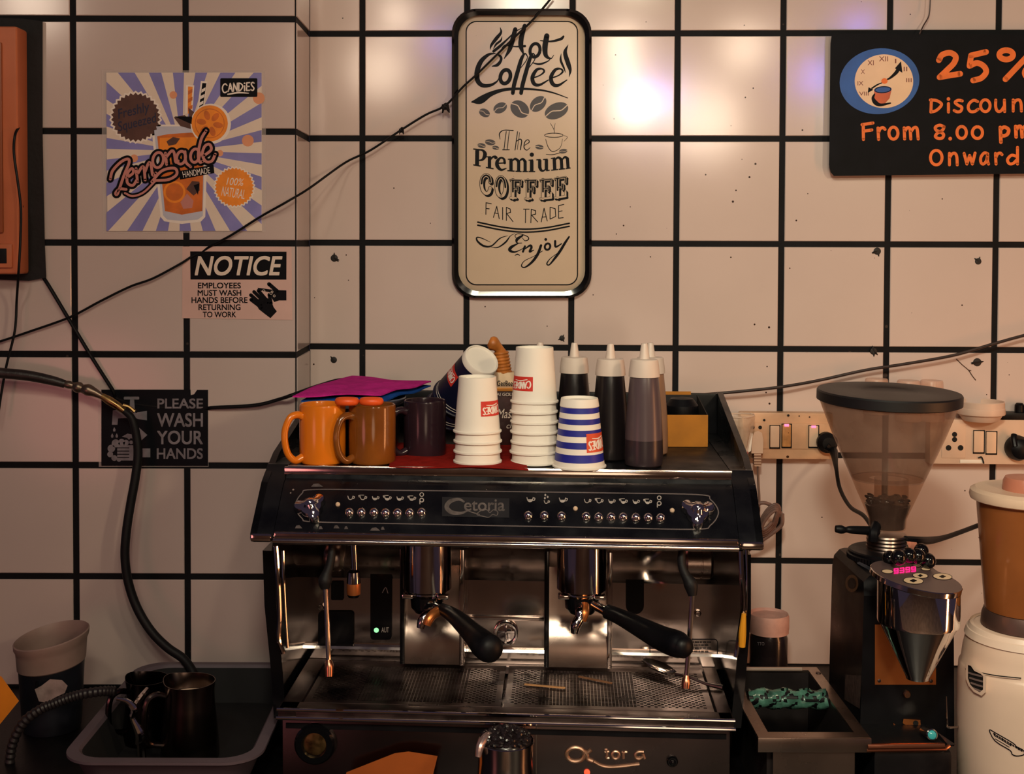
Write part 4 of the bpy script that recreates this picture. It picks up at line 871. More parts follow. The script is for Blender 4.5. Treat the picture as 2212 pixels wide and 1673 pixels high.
# lower body with relief letters, gauge, lamp
LP = .012
m = MB(); m.bb((tl+.004, LP, .02), (tr-.004, .26, zr2-.003), 0, None, .003); 
m.part('lower_body', [pm('dark_steel_front', K(120,106,104), .25, 1, var=.1, scale=6, rvar=.05)], mach, local=True, label='dull steel lower front')
m = MB()
for x in (tl+.05, tr-.05):
    for y in (.04, .42): m.lathe([(0,0),(.02,0),(.022,.004),(.018,.021),(0,.021)], 20, 0, Matrix.Translation((x, y, 0)))
m.part('foot', [BLACK], mach, local=True)
m = MB(); m.bb((L(1158,1600,LP).x-.0006, LP-.0012, .022), (L(1158,1600,LP).x+.0012, LP, zr2-.004)); m.part('panel_seam', [STEELP], mach, local=True)
alp = lambda x, y, lay: L(x, y, LP-.0002-lay*.0004)
m = MB(); c6 = crop(1000, 1400, 3.456); bpts = lambda s_: [c6(x, y) for x, y in s_]
def relief(pts, r, closed=False):
    q = [tuple(L(*c6(x, y), LP-.001)) for x, y in pts]
    if closed: q = q+[q[0]]
    m.tube(q, r, 8)
relief(ellipse(840,798,66,52,0,12), .0032, True); relief([(905,770),(925,800),(930,830),(970,848)], .0032); relief([(955,762),(925,790),(925,815)], .003)
relief([(1068,760),(1075,800),(1072,822),(1092,826)], .0022); relief([(1058,778),(1092,776)], .002)
relief(ellipse(1140,802,27,27,0,10), .0022, True); relief([(1195,780),(1198,828)], .0022); relief([(1196,795),(1210,780),(1226,780)], .002)
relief([(1350,778),(1310,778),(1288,796),(1292,822),(1322,828),(1345,812)], .0022); relief([(1340,790),(1348,812),(1356,830)], .0022)
relief([(975,850),(1030,880),(1100,892),(1200,885),(1318,870)], .0024)
m.part('relief_lettering', [pm('pale_relief', K(206,166,140), .38, .9, var=.15, scale=60)], mach, local=True, label='raised letters left of a missing name')
m = MB(); c_ = L(681, 1606, LP); r = 45*m_per_px(1.87); mx = orient(c_, (0, -1, 0), (1, 0, 0))
m.lathe([(r,-.002),(r,.006),(r*.9,.010),(r*.62,.010),(r*.58,.006),(r*.56,.005)], 36, 0, mx); g = m.part('pressure_gauge', [BLACKG], mach, local=True)
m = MB(); m.lathe([(r*.57,.004),(r*.3,.0052),(0,.0054)], 30, 0, mx); m.part('dial', [BRASS], g, local=True, label='stained brass dial')
m = MB(); mx = orient(L(1452, 1644, LP), (0, -1, 0)); m.lathe([(.0085,-.001),(.0085,.004),(.0066,.007),(.005,.007),(.004,.0105),(0,.0125)], 24, 0, mx); m.part('power_switch', [BLACKG], mach, local=True)
m = MB(); mx = orient(L(1268, 1669, LP), (0, -1, 0)); m.lathe([(.0045,-.001),(.0045,.002),(.0025,.004),(0,.0045)], 16, 0, mx); m.part('red_lamp', [pm('red_lamp', K(235,60,40), .3, emit=(1, .08, .03), estr=1.5)], mach, local=True)

# ------------------------------------------------------------------ things on top of the machine
ZT = CZT+ZTRAY                                       # world height of the cup tray
def floor_pt(px, py, z):                             # where a pixel's ray meets a level plane
    d = ray(px, py); return CAM+d*((z-CAM.z)/d.z)
PAPER = pm('white_paper_cup', K(238,230,218), .5, var=.03, scale=10, sss=.0); PAPERW = pm('blue_band', K(34,40,140), .45, var=.1)
NAVY = pm('navy_paper_cup', K(15,18,44), .45, var=.15); REDP = pm('red_label', K(206,52,40), .45, var=.08)
def cup_profile(h, rb, rt, roll=.0022):
    """upside-down paper cup, mouth at z = 0"""
    return [(rt-.0012,.001),(rt,.0),(rt+roll,.0012),(rt+roll,.0035),(rt,.0048),(rt-.0004,.006)] + [(rt-.0004+(rb-rt)*(q/8), .006+(h-.006)*(q/8)) for q in range(1, 8)] + [(rb+.0003,h-.0022),(rb,h),(rb-.0016,h),(rb-.0022,h-.005),(rb*.5,h-.0058),(0,h-.006)]
def cup_in(h, rb, rt): return [(rt-.0012,.001),(rb-.0022,h-.008),(0,h-.008)]
def cone_art(h, rb, rt, a_c, z_c, da, dz, off=.0004):
    """maps a unit square to the side of a cup: x to angle (0 faces front), y downward"""
    def f(x, y, lay):
        z = z_c+(.5-y)*dz; a = a_c+(x-.5)*da; r = rt+(rb-rt)*z/h+off+lay*.0002
        return Vector((r*math.sin(a), -r*math.cos(a), z))
    return f
def label_patch(root, h, rb, rt, a_c, z_c, da, dz, flip=True, red=REDP, w=.055):
    f = cone_art(h, rb, rt, a_c, z_c, da, dz); mb = MB(); n = 12
    vs = [f(i/n, j, 0) for j in (0, 1) for i in range(n+1)]; mb.add(vs, [(i, i+1, n+2+i, n+1+i) for i in range(n)], 0)
    candies(mb, lambda x, y, l: f(x, y, 1+l*.2), (.08, .14, .92, .88), 1, 0, w, flip)
    mb.part('logo_label', [red, WHITEP], root, local=True, label='red label with upside-down white lettering')
def plain_cup(name, label, loc, h, rb, rt, mats, group, mis=None, prof=None, extra=None):
    t = thing(name, label, 'paper cup', loc, 0, group); mb = MB(); pr = prof or cup_profile(h, rb, rt); mb.lathe(pr, 44, 0, None, mis=mis); mb.lathe(cup_in(h, rb, rt), 44, 0)
    mb.part('cup_wall', mats, t, local=True); return t
H1, RB1, RT1 = .0893, .0300, .0368
s1 = floor_pt(1031, 1007, ZT+.004)+Vector((0, RT1, 0)); s1.z = ZT+.0035
st1 = ['lowest cup of the short four-cup white stack on the red cloth','second cup from the bottom of the short four-cup white stack','third cup from the bottom of the short four-cup white stack','topmost cup of the short four-cup white stack, logo facing right']
protoc = plain_cup('paper_cup', st1[0], s1, H1, RB1, RT1, [PAPER], 'white paper cups in the short stack')
for k in range(1, 4):
    c = dup(protoc, s1+Vector((random.uniform(-.0006,.0006), random.uniform(-.0006,.0006), .0162*k)), st1[k])
label_patch(c, H1, RB1, RT1, math.radians(46), .041, math.radians(72), .0235)
s2 = floor_pt(1155, 1010, ZT)+Vector((0, RT1+.002, 0)); s2.z = ZT+.0005
nm = ['lowest','second','third','fourth','fifth','sixth']
for k in range(7):
    lab = ('%s white cup counted from the bottom of the tall stack beside the striped cup' % nm[k]) if k < 6 else 'topmost cup of the tall white stack, red logo facing left'
    c = dup(protoc, s2+Vector((random.uniform(-.0008,.0008), random.uniform(-.0006,.0006), .0163*k)), lab, 0, 'white paper cups in the tall stack')
    for ch in list(c.children): pass
label_patch(c, H1, RB1, RT1, math.radians(-42), .033, math.radians(72), .0225)
# striped cup
H3, RB3, RT3 = .110, .0290, .0405
s3 = floor_pt(1255, 1020, ZT)+Vector((0, RT3, 0)); s3.z = ZT+.0005
zs3 = [0, .0050, .0086, .0175, .0240, .0325, .0405, .0470, .0550, .0620, .0700, .0770, .0850, .0905, .0915, .108]
prof = [(RT3-.001,.001),(RT3,0),(RT3+.0024,.0014),(RT3+.0024,.0036),(RT3,.0050)]+[(RT3+(RB3-RT3)*z/H3, z) for z in (.012,.0245,.0335,.0435,.0525,.0625,.071,.0795)]+[(RT3+(RB3-RT3)*.088/H3,.088),(RT3+(RB3-RT3)*.0965/H3,.0965),(RB3+.0022,.0975),(RB3+.0006,H3-.002),(RB3,H3),(RB3-.0018,H3),(RB3-.0024,H3-.004),(0,H3-.005)]
mis = [0,0,0,0,0, 1,0,1,0,1,0,1,0, 1,0,0,0,0,0,0,0]
c = plain_cup('paper_cup', 'white paper cup with navy blue hoops standing upside down in front of bottles', s3, H3, RB3, RT3, [PAPER, PAPERW], None, mis, prof)
label_patch(c, H3, RB3, RT3, math.radians(50), .043, math.radians(72), .029, True, pm('orange_red_label', K(214,80,50), .45, var=.08))
# tilted navy stack
ax = Vector((.42, -.60, .68)).normalized(); bc = P(1041, 776, 2.10); MT = orient(Vector(bc)-ax*.1, ax)
for k in range(2):
    lab = ['tilted navy paper cup with its white base facing up, behind the short stack','lower cup of the tilted navy stack, mouth down behind the dark mug'][k]
    o = bc-ax*(.112+.036*k); t = thing('paper_cup', lab, 'paper cup', o, 0, 'tilted navy paper cups'); mx = orient(Vector((0, 0, 0)), ax)
    mb = MB(); h, rb, rt = .112, .030, .041
    zz = [0,.001,.0036,.0050,.0085,.0098,.0140,.0153,.05,.086,.0905]; 
    pr = [(rt-.001,.001),(rt,0),(rt+.002,.0014),(rt+.002,.0036),(rt,.0050)]+[(rt+(rb-rt)*z/h, z) for z in (.0095,.0108,.0145,.0158,.04,.07,.0995)]+[(rb+.0018,.1005),(rb+.0012,h-.002),(rb,h),(rb-.0016,h),(rb-.0024,h-.003),(0,h-.0036)]
    mb.lathe(pr, 44, 0, mx, mis=[1,1,1,1, 1,0,1,0,1,1,1, 0,0,0,0,0,0]); mb.lathe(cup_in(h, rb, rt), 44, 1, mx); mb.part('cup_wall', [PAPER, NAVY], t, local=True)
    if k == 0:
        # find the angle that faces the camera, then move to its left edge
        f0 = cone_art(h, rb, rt, 0, .058, 1.1, .028); best = min((((mx @ f0(.5, .5, 0)+0*ax), 0),), key=lambda q: 0)
        bestA = max([i*2*PI/72 for i in range(72)], key=lambda a: -(mx.to_3x3() @ Vector((math.sin(a), -math.cos(a), 0))).x*.97-(mx.to_3x3() @ Vector((math.sin(a), -math.cos(a), 0))).y*.25)
        f = cone_art(h, rb, rt, bestA, .062, 1.0, .026); mb = MB(); n = 12; g = lambda x, y, l: mx @ f(x, y, l)
        mb.add([g(i/n, j, 0) for j in (0, 1) for i in range(n+1)], [(i, i+1, n+2+i, n+1+i) for i in range(n)], 0)
        candies(mb, lambda x, y, l: g(x, y, 1+l*.2), (.08,.14,.92,.88), 1, 0, .055, True); mb.part('logo_label', [REDP, WHITEP], t, local=True, label='red logo patch')
# mugs
def mug(name, label, px, py, body, r, h, hand=PI, hs=1.0, group='ceramic mugs on the machine'):
    loc = floor_pt(px, py, ZT)+Vector((0, r, 0)); loc.z = ZT+.0005; t = thing(name, label, 'mug', loc, 0, group); mb = MB()
    mb.lathe([(0,0),(r*.9,0),(r*.97,.0022),(r,.006),(r,h*.5),(r,h-.004),(r-.0006,h-.0012),(r-.002,h),(r-.0036,h-.001),(r-.0044,h-.004),(r-.0046,.012),(r-.008,.007),(0,.006)], 48, 0); mb.part('mug_body', [body], t, local=True)
    m2 = MB(); d = Vector((math.cos(hand), math.sin(hand), 0)); q = lambda a, z: d*(r-.003+a)+Vector((0, 0, z))
    m2.tube([q(0,h*.80), q(.010,h*.84), q(.022*hs,h*.80), q(.0305*hs,h*.62), q(.0315*hs,h*.42), q(.026*hs,h*.2), q(.014*hs,h*.08), q(.001,h*.12)], [.0062,.0060,.0056,.0054,.0054,.0056,.0060,.0066], 14); m2.part('handle', [body], t, local=True)
    return t
MUGO = pm('orange_glaze', K(226,122,24), .2, var=.1, scale=12, spec=.55, coat=.3); MUGB = pm('ochre_glaze', K(128,72,24), .16, var=.3, scale=14, spec=.55, coat=.4); MUGD = pm('aubergine_glaze', K(44,28,35), .2, var=.2, scale=14, spec=.5, coat=.3)
mug('mug', 'bright orange ceramic mug with its handle to the left, at the machine edge', 690, 1009, MUGO, .0372, .0955, PI+.58)
mug('mug', 'brownish ochre glazed mug between the bright orange mug and the dark mug', 799, 1009, MUGB, .0378, .0945, PI+.66)
mug('mug', 'dark aubergine mug standing behind the short white cup stack', 915, 994, MUGD, .0352, .094, PI+.5)
# pan, cloths, rings
pc = Vector((P(768, 872, 2.13).x, 2.14, ZT+.0005)); t = thing('pan', 'dark round pan with a pale rim under the pink and blue cloths', 'pan', pc); r = .083
zr = P(768, 872, 2.06).z-pc.z
mb = MB(); mb.lathe([(0,0),(r*.78,0),(r*.86,.004),(r*.97,zr*.9),(r*.955,zr*.9),(r*.84,.007),(0,.005)], 48, 0); mb.part('bowl', [BLACKG], t, local=True)
mb = MB(); mb.lathe([(r*.955,zr*.9),(r*1.03,zr),(r*1.02,zr+.0022),(r*.955,zr-.004)], 48, 0); mb.part('rim', [pm('pale_rim', K(120,124,140), .3, .5)], t, local=True, label='pale metal rim')
def cloth(name, label, corners, zt, th, mat, droop, seed, loops=1):
    """folded cloth: quad of corner points, gently uneven"""
    rnd = random.Random(seed); n = 26; mb = MB(); vs, fs = [], []; A, B, C_, D = [Vector(c) for c in corners]
    for s in (0, 1):
        for j in range(n+1):
            for i in range(n+1):
                u, v = i/n, j/n; p = (A*(1-u)+B*u)*(1-v)+(D*(1-u)+C_*u)*v
                e = min(u, 1-u, v, 1-v); edge = max(0, 1-e*9)
                z = zt+droop(u, v)+.0018*math.sin(9*u+seed)*math.cos(7*v+seed)-(edge**2*th*.35 if s == 0 else -edge**2*th*.35)-(0 if s == 0 else th)
                vs.append((p.x+.002*math.sin(17*v+seed)*(edge > 0), p.y+.002*math.cos(13*u+seed)*(edge > 0), z))
    N = (n+1)**2
    for s in (0, 1):
        for j in range(n):
            for i in range(n): a = s*N+j*(n+1)+i; fs.append((a, a+1, a+n+2, a+n+1))
    ring = [i for i in range(n+1)]+[(n+1)*j+n for j in range(1, n+1)]+[N-1-i for i in range(1, n+1)]+[(n+1)*j for j in range(n-1, 0, -1)]
    for a, b in zip(ring, ring[1:]+ring[:1]): fs.append((a, b, b+N, a+N))
    mb.add(vs, fs); return mb.solo(name, [mat], label, 'cloth', None, None, 60)
zc_ = P(627, 856, 2.045).z
cA, cB, cC, cD = floor_pt(630, 857, zc_), floor_pt(757, 815, zc_), floor_pt(931, 827, zc_), floor_pt(822, 853, zc_)
PKC = pm('pink_microfibre', K(196,40,140), .95, var=.18, scale=60, bump=.8, bscale=420, spec=.1); BLC = pm('blue_microfibre', K(22,72,150), .95, var=.18, scale=60, bump=.8, bscale=420, spec=.1); RDC = pm('red_felt', K(140,28,22), .95, var=.2, scale=60, bump=.7, bscale=300, spec=.1)
cloth('folded_cloth', 'pink microfibre cloth lying on a blue one above the mugs', (cA, cB, cC, cD), zc_+.004, .007, PKC, lambda u, v: .004*math.sin(PI*u)*(1-v), 2)
sh = Vector((.004, -.001, 0)); cloth('folded_cloth', 'blue microfibre cloth folded under the pink cloth on the pan', (cA+Vector((.012,.012,0)), cB+sh, cC+Vector((-.001,.006,0)), cD+Vector((.01,-.001,0))), zc_-.0045, .0075, BLC, lambda u, v: .003*math.sin(PI*u)*(1-v), 2.2)
r_ = floor_pt(850, 1003, ZT), floor_pt(870, 985, ZT), floor_pt(1128, 990, ZT), floor_pt(1143, 1014, ZT)
cloth('red_cloth', 'red cloth lying flat under the short stack of white cups', (floor_pt(843,1012,ZT), floor_pt(850,962,ZT), floor_pt(1115,965,ZT), floor_pt(1142,1018,ZT)), ZT+.0042, .003, RDC, lambda u, v: 0, 5)
for px, lab in ((747, 'left orange plastic ring resting across the mug rims'), (800, 'right orange plastic ring resting above the ochre mug')):
    zt = ZT+.0005+.0958; c = floor_pt(px, 879, zt); c.z = zt; c.y += .016
    t = MB(); R, q = .0125, .0056; n1, n2 = 30, 12; vs = []
    for i in range(n1):
        a = 2*PI*i/n1; rr = R*(1+.12*math.cos(a*2)); 
        vs += [(c.x+(rr+q*math.cos(2*PI*k/n2))*math.cos(a), c.y+(rr*.8+q*math.cos(2*PI*k/n2))*math.sin(a), c.z+.0065+.0062*math.sin(2*PI*k/n2)) for k in range(n2)]
    t.add(vs, [(i*n2+k, ((i+1) % n1)*n2+k, ((i+1) % n1)*n2+(k+1) % n2, i*n2+(k+1) % n2) for i in range(n1) for k in range(n2)])
    t.solo('plastic_ring', [pm('orange_plastic', K(226,86,30), .4, var=.1)], lab, 'ring', 'orange plastic rings')
# tea pouch
YT = 2.16; pa, pb = P(1040, 1000, YT), P(1126, 800, YT); x0, x1 = pa.x, pb.x; zt = P(1080, 806, YT).z; z0 = ZT+.0005
t = thing('tea_pouch', 'brown masala tea pouch with a twisted golden top between the white cup stacks', 'pouch', ((x0+x1)/2, YT+.02, z0)); xm = (x0+x1)/2
mb = MB(); ring = lambda hw, hd, z: [(xm+hw*math.copysign(abs(math.cos(a))**.5, math.cos(a)), YT+.02+hd*math.copysign(abs(math.sin(a))**.6, math.sin(a)), z) for a in [2*PI*i/32 for i in range(32)]]
H = zt-z0; lv = [(.030,.018,0),(.034,.024,.01),(.035,.025,H*.3),(.034,.023,H*.6),(.033,.021,H*.79)]; lv2 = [(.033,.021,H*.79),(.0325,.019,H*.9),(.030,.014,H)]
def skin(mb, lv, mi):
    vs = [p for hw, hd, z in lv for p in ring(hw, hd, z0+z)]; n = 32
    mb.add(vs, [(k*n+i, k*n+(i+1) % n, (k+1)*n+(i+1) % n, (k+1)*n+i) for k in range(len(lv)-1) for i in range(n)]+[tuple(range(n)), tuple(range((len(lv)-1)*n, len(lv)*n))], mi)
skin(mb, lv, 0); mb.part('pouch_body', [pm('dark_foil', K(58,34,34), .35, var=.4, scale=40, bump=.3, bscale=60)], t)
mb = MB(); skin(mb, lv2, 0); yf = YT-.0045; zA, zB = P(1090, 846, yf).z, P(1090, 838, yf).z; mb.bb((xm-.034, YT-.0035, zA), (xm+.034, YT+.012, zB), 1, None, .001); mb.part('pouch_band', [pm('cream_band', K(214,180,142), .5, var=.1), pm('gold_band', K(190,122,48), .4, .3)], t, label='cream printed band')
af = lambda x, y, l: P(x, y, YT-.0052-l*.0003); mb = MB(); mb.text('GeeBees', (1074,823,1111,834), af, 0, 0, bold=.02)
mb.part('lettering', [INK, CREAM], t, label='black maker name'); mb = MB(); mb.text('MAI GOLD', (1066,849,1112,856), af, 1, 0); mb.text('Masala', (1074,884,1124,904), af, 1, 0, shear=.3); mb.text('chai', (1094,914,1122,926), af, 1, 0, shear=.3); mb.part('lettering', [INK, CREAM], t)
mb = MB(); rs, pts = [], []
for k in range(15):
    q = k/14; px = 1088-6*q; py = 808-48*q; pts.append(tuple(P(px, py, YT+.02))); rs.append(.0145*(1-.12*q)*(1+(.07 if k % 2 else -.05)))
mb.tube(pts, rs, 16, smooth=3); mb.tube([tuple(P(1082,764,YT+.02)), tuple(P(1076,752,YT+.015)), tuple(P(1064,742,YT+.012)), tuple(P(1056,738,YT+.012))], [.011,.0085,.0128,.008], 16)
mb.part('twisted_top', [pm('golden_film', K(186,110,46), .4, var=.3, scale=70, bump=.4, bscale=90)], t, label='crumpled golden top')
# squeeze bottles
CAPW = pm('cream_cap', K(214,198,186), .4, var=.04, scale=20, specks=(120,.06,14,.045), speck_col=K(40,28,24)); SYR = pm('dark_syrup_bottle', K(24,19,21), .28, var=.2, scale=8, spec=.5); SYRG = pm('grey_syrup_bottle', K(82,68,72), .3, var=.14, scale=7, spec=.5); SYRL = pm('syrup_level', K(46,37,41), .3, var=.15, scale=10, spec=.5)
def bottle(label, px, ybot, Y, top, mats, lvl=0.0, tip=0):
    r = .0305; base = Vector((P(px, 900, Y).x, Y, ZT+.0005)); t = thing('squeeze_bottle', label, 'bottle', base, 0, 'squeeze bottles on the machine'); H = P(px, top, Y).z-base.z
    hb = H*.735; mb = MB(); pr = [(0,0),(r*.88,0),(r*.98,.003),(r,.01)]
    zl = hb*lvl
    pr += [(r,hb*.15),(r*.99,hb*.3),(r*.955,hb*.45),(r*.9,hb*.62),(r*.83,hb*.8),(r*.74,hb),(r*.70,hb+.004),(0,hb+.004)]
    mi = [1 if lvl and k < 5 else 0 for k in range(len(pr)-1)]; mb.lathe(pr, 36, 0, None, mis=mi); mb.part('bottle_body', mats, t, local=True)
    mb = MB(); rc = r*.80; hc = H*.135; mb.lathe([(r*.6,hb+.0045),(rc*1.02,hb-.001),(rc*1.0,hb+hc*.3),(rc*.9,hb+hc*.96),(rc*.86,hb+hc),(rc*.3,hb+hc+.001),(0,hb+hc+.001)], 32, 0); mb.part('cap', [CAPW], t, local=True)
    mb = MB(); mb.lathe([(rc*.36,hb+hc),(rc*.33,hb+hc+.003),(rc*.22,H-.002),(rc*.19,H),(0,H)], 20, 0); mb.part('nozzle', [CAPW], t, local=True); return t
bottle('squeeze bottle hidden behind the tall white cup stack, only its nozzle showing', 1166, 1000, 2.13, 740, [SYR])
bottle('dark syrup squeeze bottle just right of the tall white stack', 1240, 1000, 2.11, 741, [SYR])
bottle('dark syrup squeeze bottle behind the striped cup, black drips on its nozzle', 1318, 1010, 2.045, 743, [SYR])
bottle('cloudy grey squeeze bottle half filled, the front one beside the yellow box', 1391, 1018, 1.985, 742, [SYRG, SYRL], .3)
bottle('squeeze bottle almost hidden behind the cloudy grey bottle', 1404, 1000, 2.10, 741, [pm('amber_bottle', K(150,112,88), .35, var=.1)])
# yellow carton
Yf, Yb_ = 2.17, 2.285; a, b = P(1437, 960, Yf).x, P(1529, 960, Yf).x; z0 = ZT+.0005; zf = P(1480, 897, Yf).z; zb_ = P(1480, 853, Yb_).z
YC = pm('yellow_card', K(180,112,22), .6, var=.12, scale=30); t = thing('carton', 'open yellow carton with a dark lining at the back right of the machine top', 'box', ((a+b)/2, (Yf+Yb_)/2, z0))
mb = MB(); th = .0015; mb.bb((a,Yf,z0),(b,Yf+th,zf)); mb.part('front_panel', [YC], t)
mb = MB(); mb.bb((a,Yb_-th,z0),(b,Yb_,zb_),0); 
mb.prism([(Yf+th,z0),(Yb_-th,z0),(Yb_-th,zb_),(Yf+th,zf)], a, a+th, 0, None, lambda y, z, h: Vector((h, y, z))); mb.prism([(Yf+th,z0),(Yb_-th,z0),(Yb_-th,zb_),(Yf+th,zf)], b-th, b, 0, None, lambda y, z, h: Vector((h, y, z))); mb.bb((a+th,Yf+th,z0),(b-th,Yb_-th,z0+th),0)
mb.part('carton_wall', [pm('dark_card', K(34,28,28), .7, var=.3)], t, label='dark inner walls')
mb = MB(); mb.bb((a,Yb_-.001,zb_),(b-.012,Yb_,zb_+.006)); mb.part('back_flap', [YC], t)
mb = MB(); cx_ = (a+b)/2; cy_ = (Yf+Yb_)/2; zz = z0+th+.0003; hh = zf-z0; mb.lathe([(0,0),(.026,0),(.028,.004),(.030,hh*.9),(.029,hh*1.15),(.02,hh*1.36),(0,hh*1.42)], 28, 0, Matrix.Translation((cx_, cy_, zz)))
mb.solo('black_jar', [BLACK], 'black domed tub standing inside the yellow carton', 'jar')
# spoon and stirrers on the drip grate
zg_ = CZT+zr1+.0009
t = MB(); S = lambda x, y, z: floor_pt(x, y, zg_+z)
bc_ = S(1427, 1442, .012); ln = [S(1392,1424,.020), S(1427,1442,.013), S(1455,1455,.010)]
n = 20; vs = []; fs = []; ex = (S(1460,1457,.012)-S(1390,1423,.016)); Lh = ex.length/2; exn = ex.normalized(); ey = Vector((0,0,1)).cross(exn).normalized(); ez = exn.cross(ey); cc = (S(1460,1457,.012)+S(1390,1423,.016))/2
ez = (ez*.55-ey*.0).normalized(); ey = ez.cross(exn)
for k, (q, d) in enumerate(((1,0),(.75,-.0035),(.4,-.0058),(.0001,-.0065))):
    for i in range(n):
        a_ = 2*PI*i/n; vs.append(cc+exn*Lh*q*math.cos(a_)+ey*.016*q*math.sin(a_)*(1+.15*math.cos(a_)*-1)+ez*d)
for k in range(3):
    for i in range(n): fs.append((k*n+i, k*n+(i+1) % n, (k+1)*n+(i+1) % n, (k+1)*n+i))
t.add(vs, fs); t.add([v-ez*.0009 for v in vs], [f[::-1] for f in fs]); t.add(vs[:n]+[v-ez*.0009 for v in vs[:n]], [(i, (i+1) % n, n+(i+1) % n, n+i) for i in range(n)])
sp = thing('spoon', 'steel spoon lying on the right drip grate by the steam wand', 'spoon', S(1480, 1465, 0)); t.part('spoon_bowl', [STEELP], sp)
t = MB(); t.tube([tuple(cc+exn*Lh*.97+ez*.0), tuple(S(1490,1464,.012)), tuple(S(1525,1478,.006)), tuple(S(1561,1486,.004))], [.0028,.0021,.0026,.0042], 10); t.part('handle', [STEELD], sp)
WOOD = pm('stirrer_wood', K(190,140,92), .7, var=.15, scale=50)
for (a_, b_, lab) in (((1133,1479),(1221,1487),'lighter wooden stirrer on the drip grate, nearer the front edge'),((1250,1462),(1322,1477),'darker wooden stirrer on the drip grate, close below the right column')):
    p, q = S(*a_, .0022), S(*b_, .0022); mb = MB(); d = q-p; mb.box((0,0,0), (d.length,.0052,.0018), 0, orient((p+q)/2, (0,0,1), d.normalized()), .0006); mb.solo('wooden_stirrer', [WOOD if a_[0] < 1200 else pm('stained_wood', K(130,88,58), .7, var=.3, scale=50)], lab, 'stirrer', 'wooden stirrers')
# jug of ground coffee at the foot of the machine, orange card added to stand for a reflection in the steel
tj = P(1093, 1600, 1.775); base = Vector((tj.x, 1.775, CZT+.0005)); t = thing('steel_jug', 'steel jug heaped with dark beans at the foot of the machine', 'jug', base); Hj = tj.z-base.z; R = 62*m_per_px(1.775)
mb = MB(); mb.lathe([(0,0),(R*.98,0),(R*1.04,.004),(R*1.02,Hj*.5),(R*.97,Hj*.8),(R*1.0,Hj),(R*.975,Hj+.0008),(R*.95,Hj),(R*.92,Hj*.8),(R*.96,.006),(0,.005)], 44, 0, Matrix.Translation(base)); mb.part('jug_body', [STEELP], t)
BEAN = pm('dark_bean', K(30,24,26), .22, var=.4, scale=90, spec=.5)
mb = MB(); rnd = random.Random(3)
vs = []; rings = 9; n = 30
pr = [(R*.93*math.cos(a), Hj*.93+.020*math.sin(a)+.004) for a in [i/8*PI/2 for i in range(9)]]; mb.lathe(pr[:-1]+[(0, pr[-1][1])], 30, 0, Matrix.Translation(base))
for k in range(150):
    a, rr = rnd.uniform(0, 2*PI), math.sqrt(rnd.random())*.93; z = Hj*.93+.0045+.020*math.sqrt(max(0, 1-rr*rr)); bx = orient(base+Vector((R*.93*rr*math.cos(a), R*.93*rr*math.sin(a), z)), (rnd.uniform(-1,1), rnd.uniform(-1,1), rnd.uniform(.2,1)))
    mb.lathe([(0,-.0028),(.0026,-.0018),(.0036,0),(.0026,.0020),(0,.003)], 7, 0, bx @ Matrix.Diagonal((1.35,1,1,1)))
o = mb.solo('coffee_beans', [BEAN], 'heap of glossy dark beans filling the steel jug at the machine foot', 'beans', None, 'stuff')
mb = MB(); pts = [tuple(P(x, y, 1.745)) for x, y in ((1060,1590),(1046,1600),(1036,1618),(1033,1640))]
mb.tube([tuple(P(1077,1583,1.79)), tuple(P(1052,1592,1.765)), tuple(P(1038,1612,1.75)), tuple(P(1033,1636,1.745))], [.003,.006,.006,.004], 10); mb.part('spout', [pm('pale_steel', K(200,170,165), .3, .8)], t, label='pale pouring lip')
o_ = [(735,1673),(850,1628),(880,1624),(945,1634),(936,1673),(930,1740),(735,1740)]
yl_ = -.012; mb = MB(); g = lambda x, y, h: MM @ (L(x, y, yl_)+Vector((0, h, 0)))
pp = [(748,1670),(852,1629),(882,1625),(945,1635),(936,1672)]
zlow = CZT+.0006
mb.prism(pp+[(934,1712),(742,1704)], 0, .0016, 0, None, g); mb.solo('orange_reflection', [pm('orange_reflection', K(166,82,24), .7, var=.1, scale=20)], 'orange card added as a reflection in the steel front under the drip tray', 'card')

# ------------------------------------------------------------------ right: switch strips, cords
CREAMPL = pm('grimy_cream_plastic', K(206,164,130), .4, var=.2, scale=14, spec=.45, specks=(46,.22,9,.14), speck_col=K(70,42,24)); CREAMC = pm('cream_plastic', K(214,184,162), .38, var=.08, scale=14, specks=(44,.12,9,.08), speck_col=K(80,52,36))
SWW = pm('switch_white', K(222,190,164), .32, var=.06, scale=20); SWD = pm('switch_stained', K(196,140,86), .4, var=.35, scale=60, specks=(110,.4,30,.2), speck_col=K(90,54,24)); HOLE = pm('dark_hole', K(12,10,10), .8, var=.1); GLOW = pm('red_neon', K(255,90,130), .3, emit=(1, .2, .38), estr=1.6)
def wbox(mb, x0, y0, x1, y1, o0, o1, mi=0, bev=.0012):
    """box on the back wall: pixel rectangle on its face, standing off the wall from o0 to o1"""
    a, b = W(x0, y1, o1), W(x1, y0, o1); u0, u1 = (a-BW0).dot(BU), (b-BW0).dot(BU)
    mx = Matrix((BU, -BN, Vector((0, 0, 1)))).transposed().to_4x4(); mx.translation = BW0
    mb.bb((u0, -o1, a.z), (u1, -o0, b.z), mi, mx, bev)
def dots(mb, pts, off, mi):
    for x, y, r in pts: mb.lathe([(r*m_per_px(2.46), -.001), (r*m_per_px(2.46), .0004), (0, .0004)], 14, mi, orient(W(x, y, off), BN))
t = thing('socket_strip', 'grimy cream switch strip with a white plug, left of the grinder', 'switch board', W(1690, 992, .01))
m = MB(); wbox(m, 1598, 893, 1800, 992, .0034, .030, 0, .004); wbox(m, 1604, 916, 1794, 970, .028, .0318, 0, .001); m.part('base_plate', [CREAMPL], t)
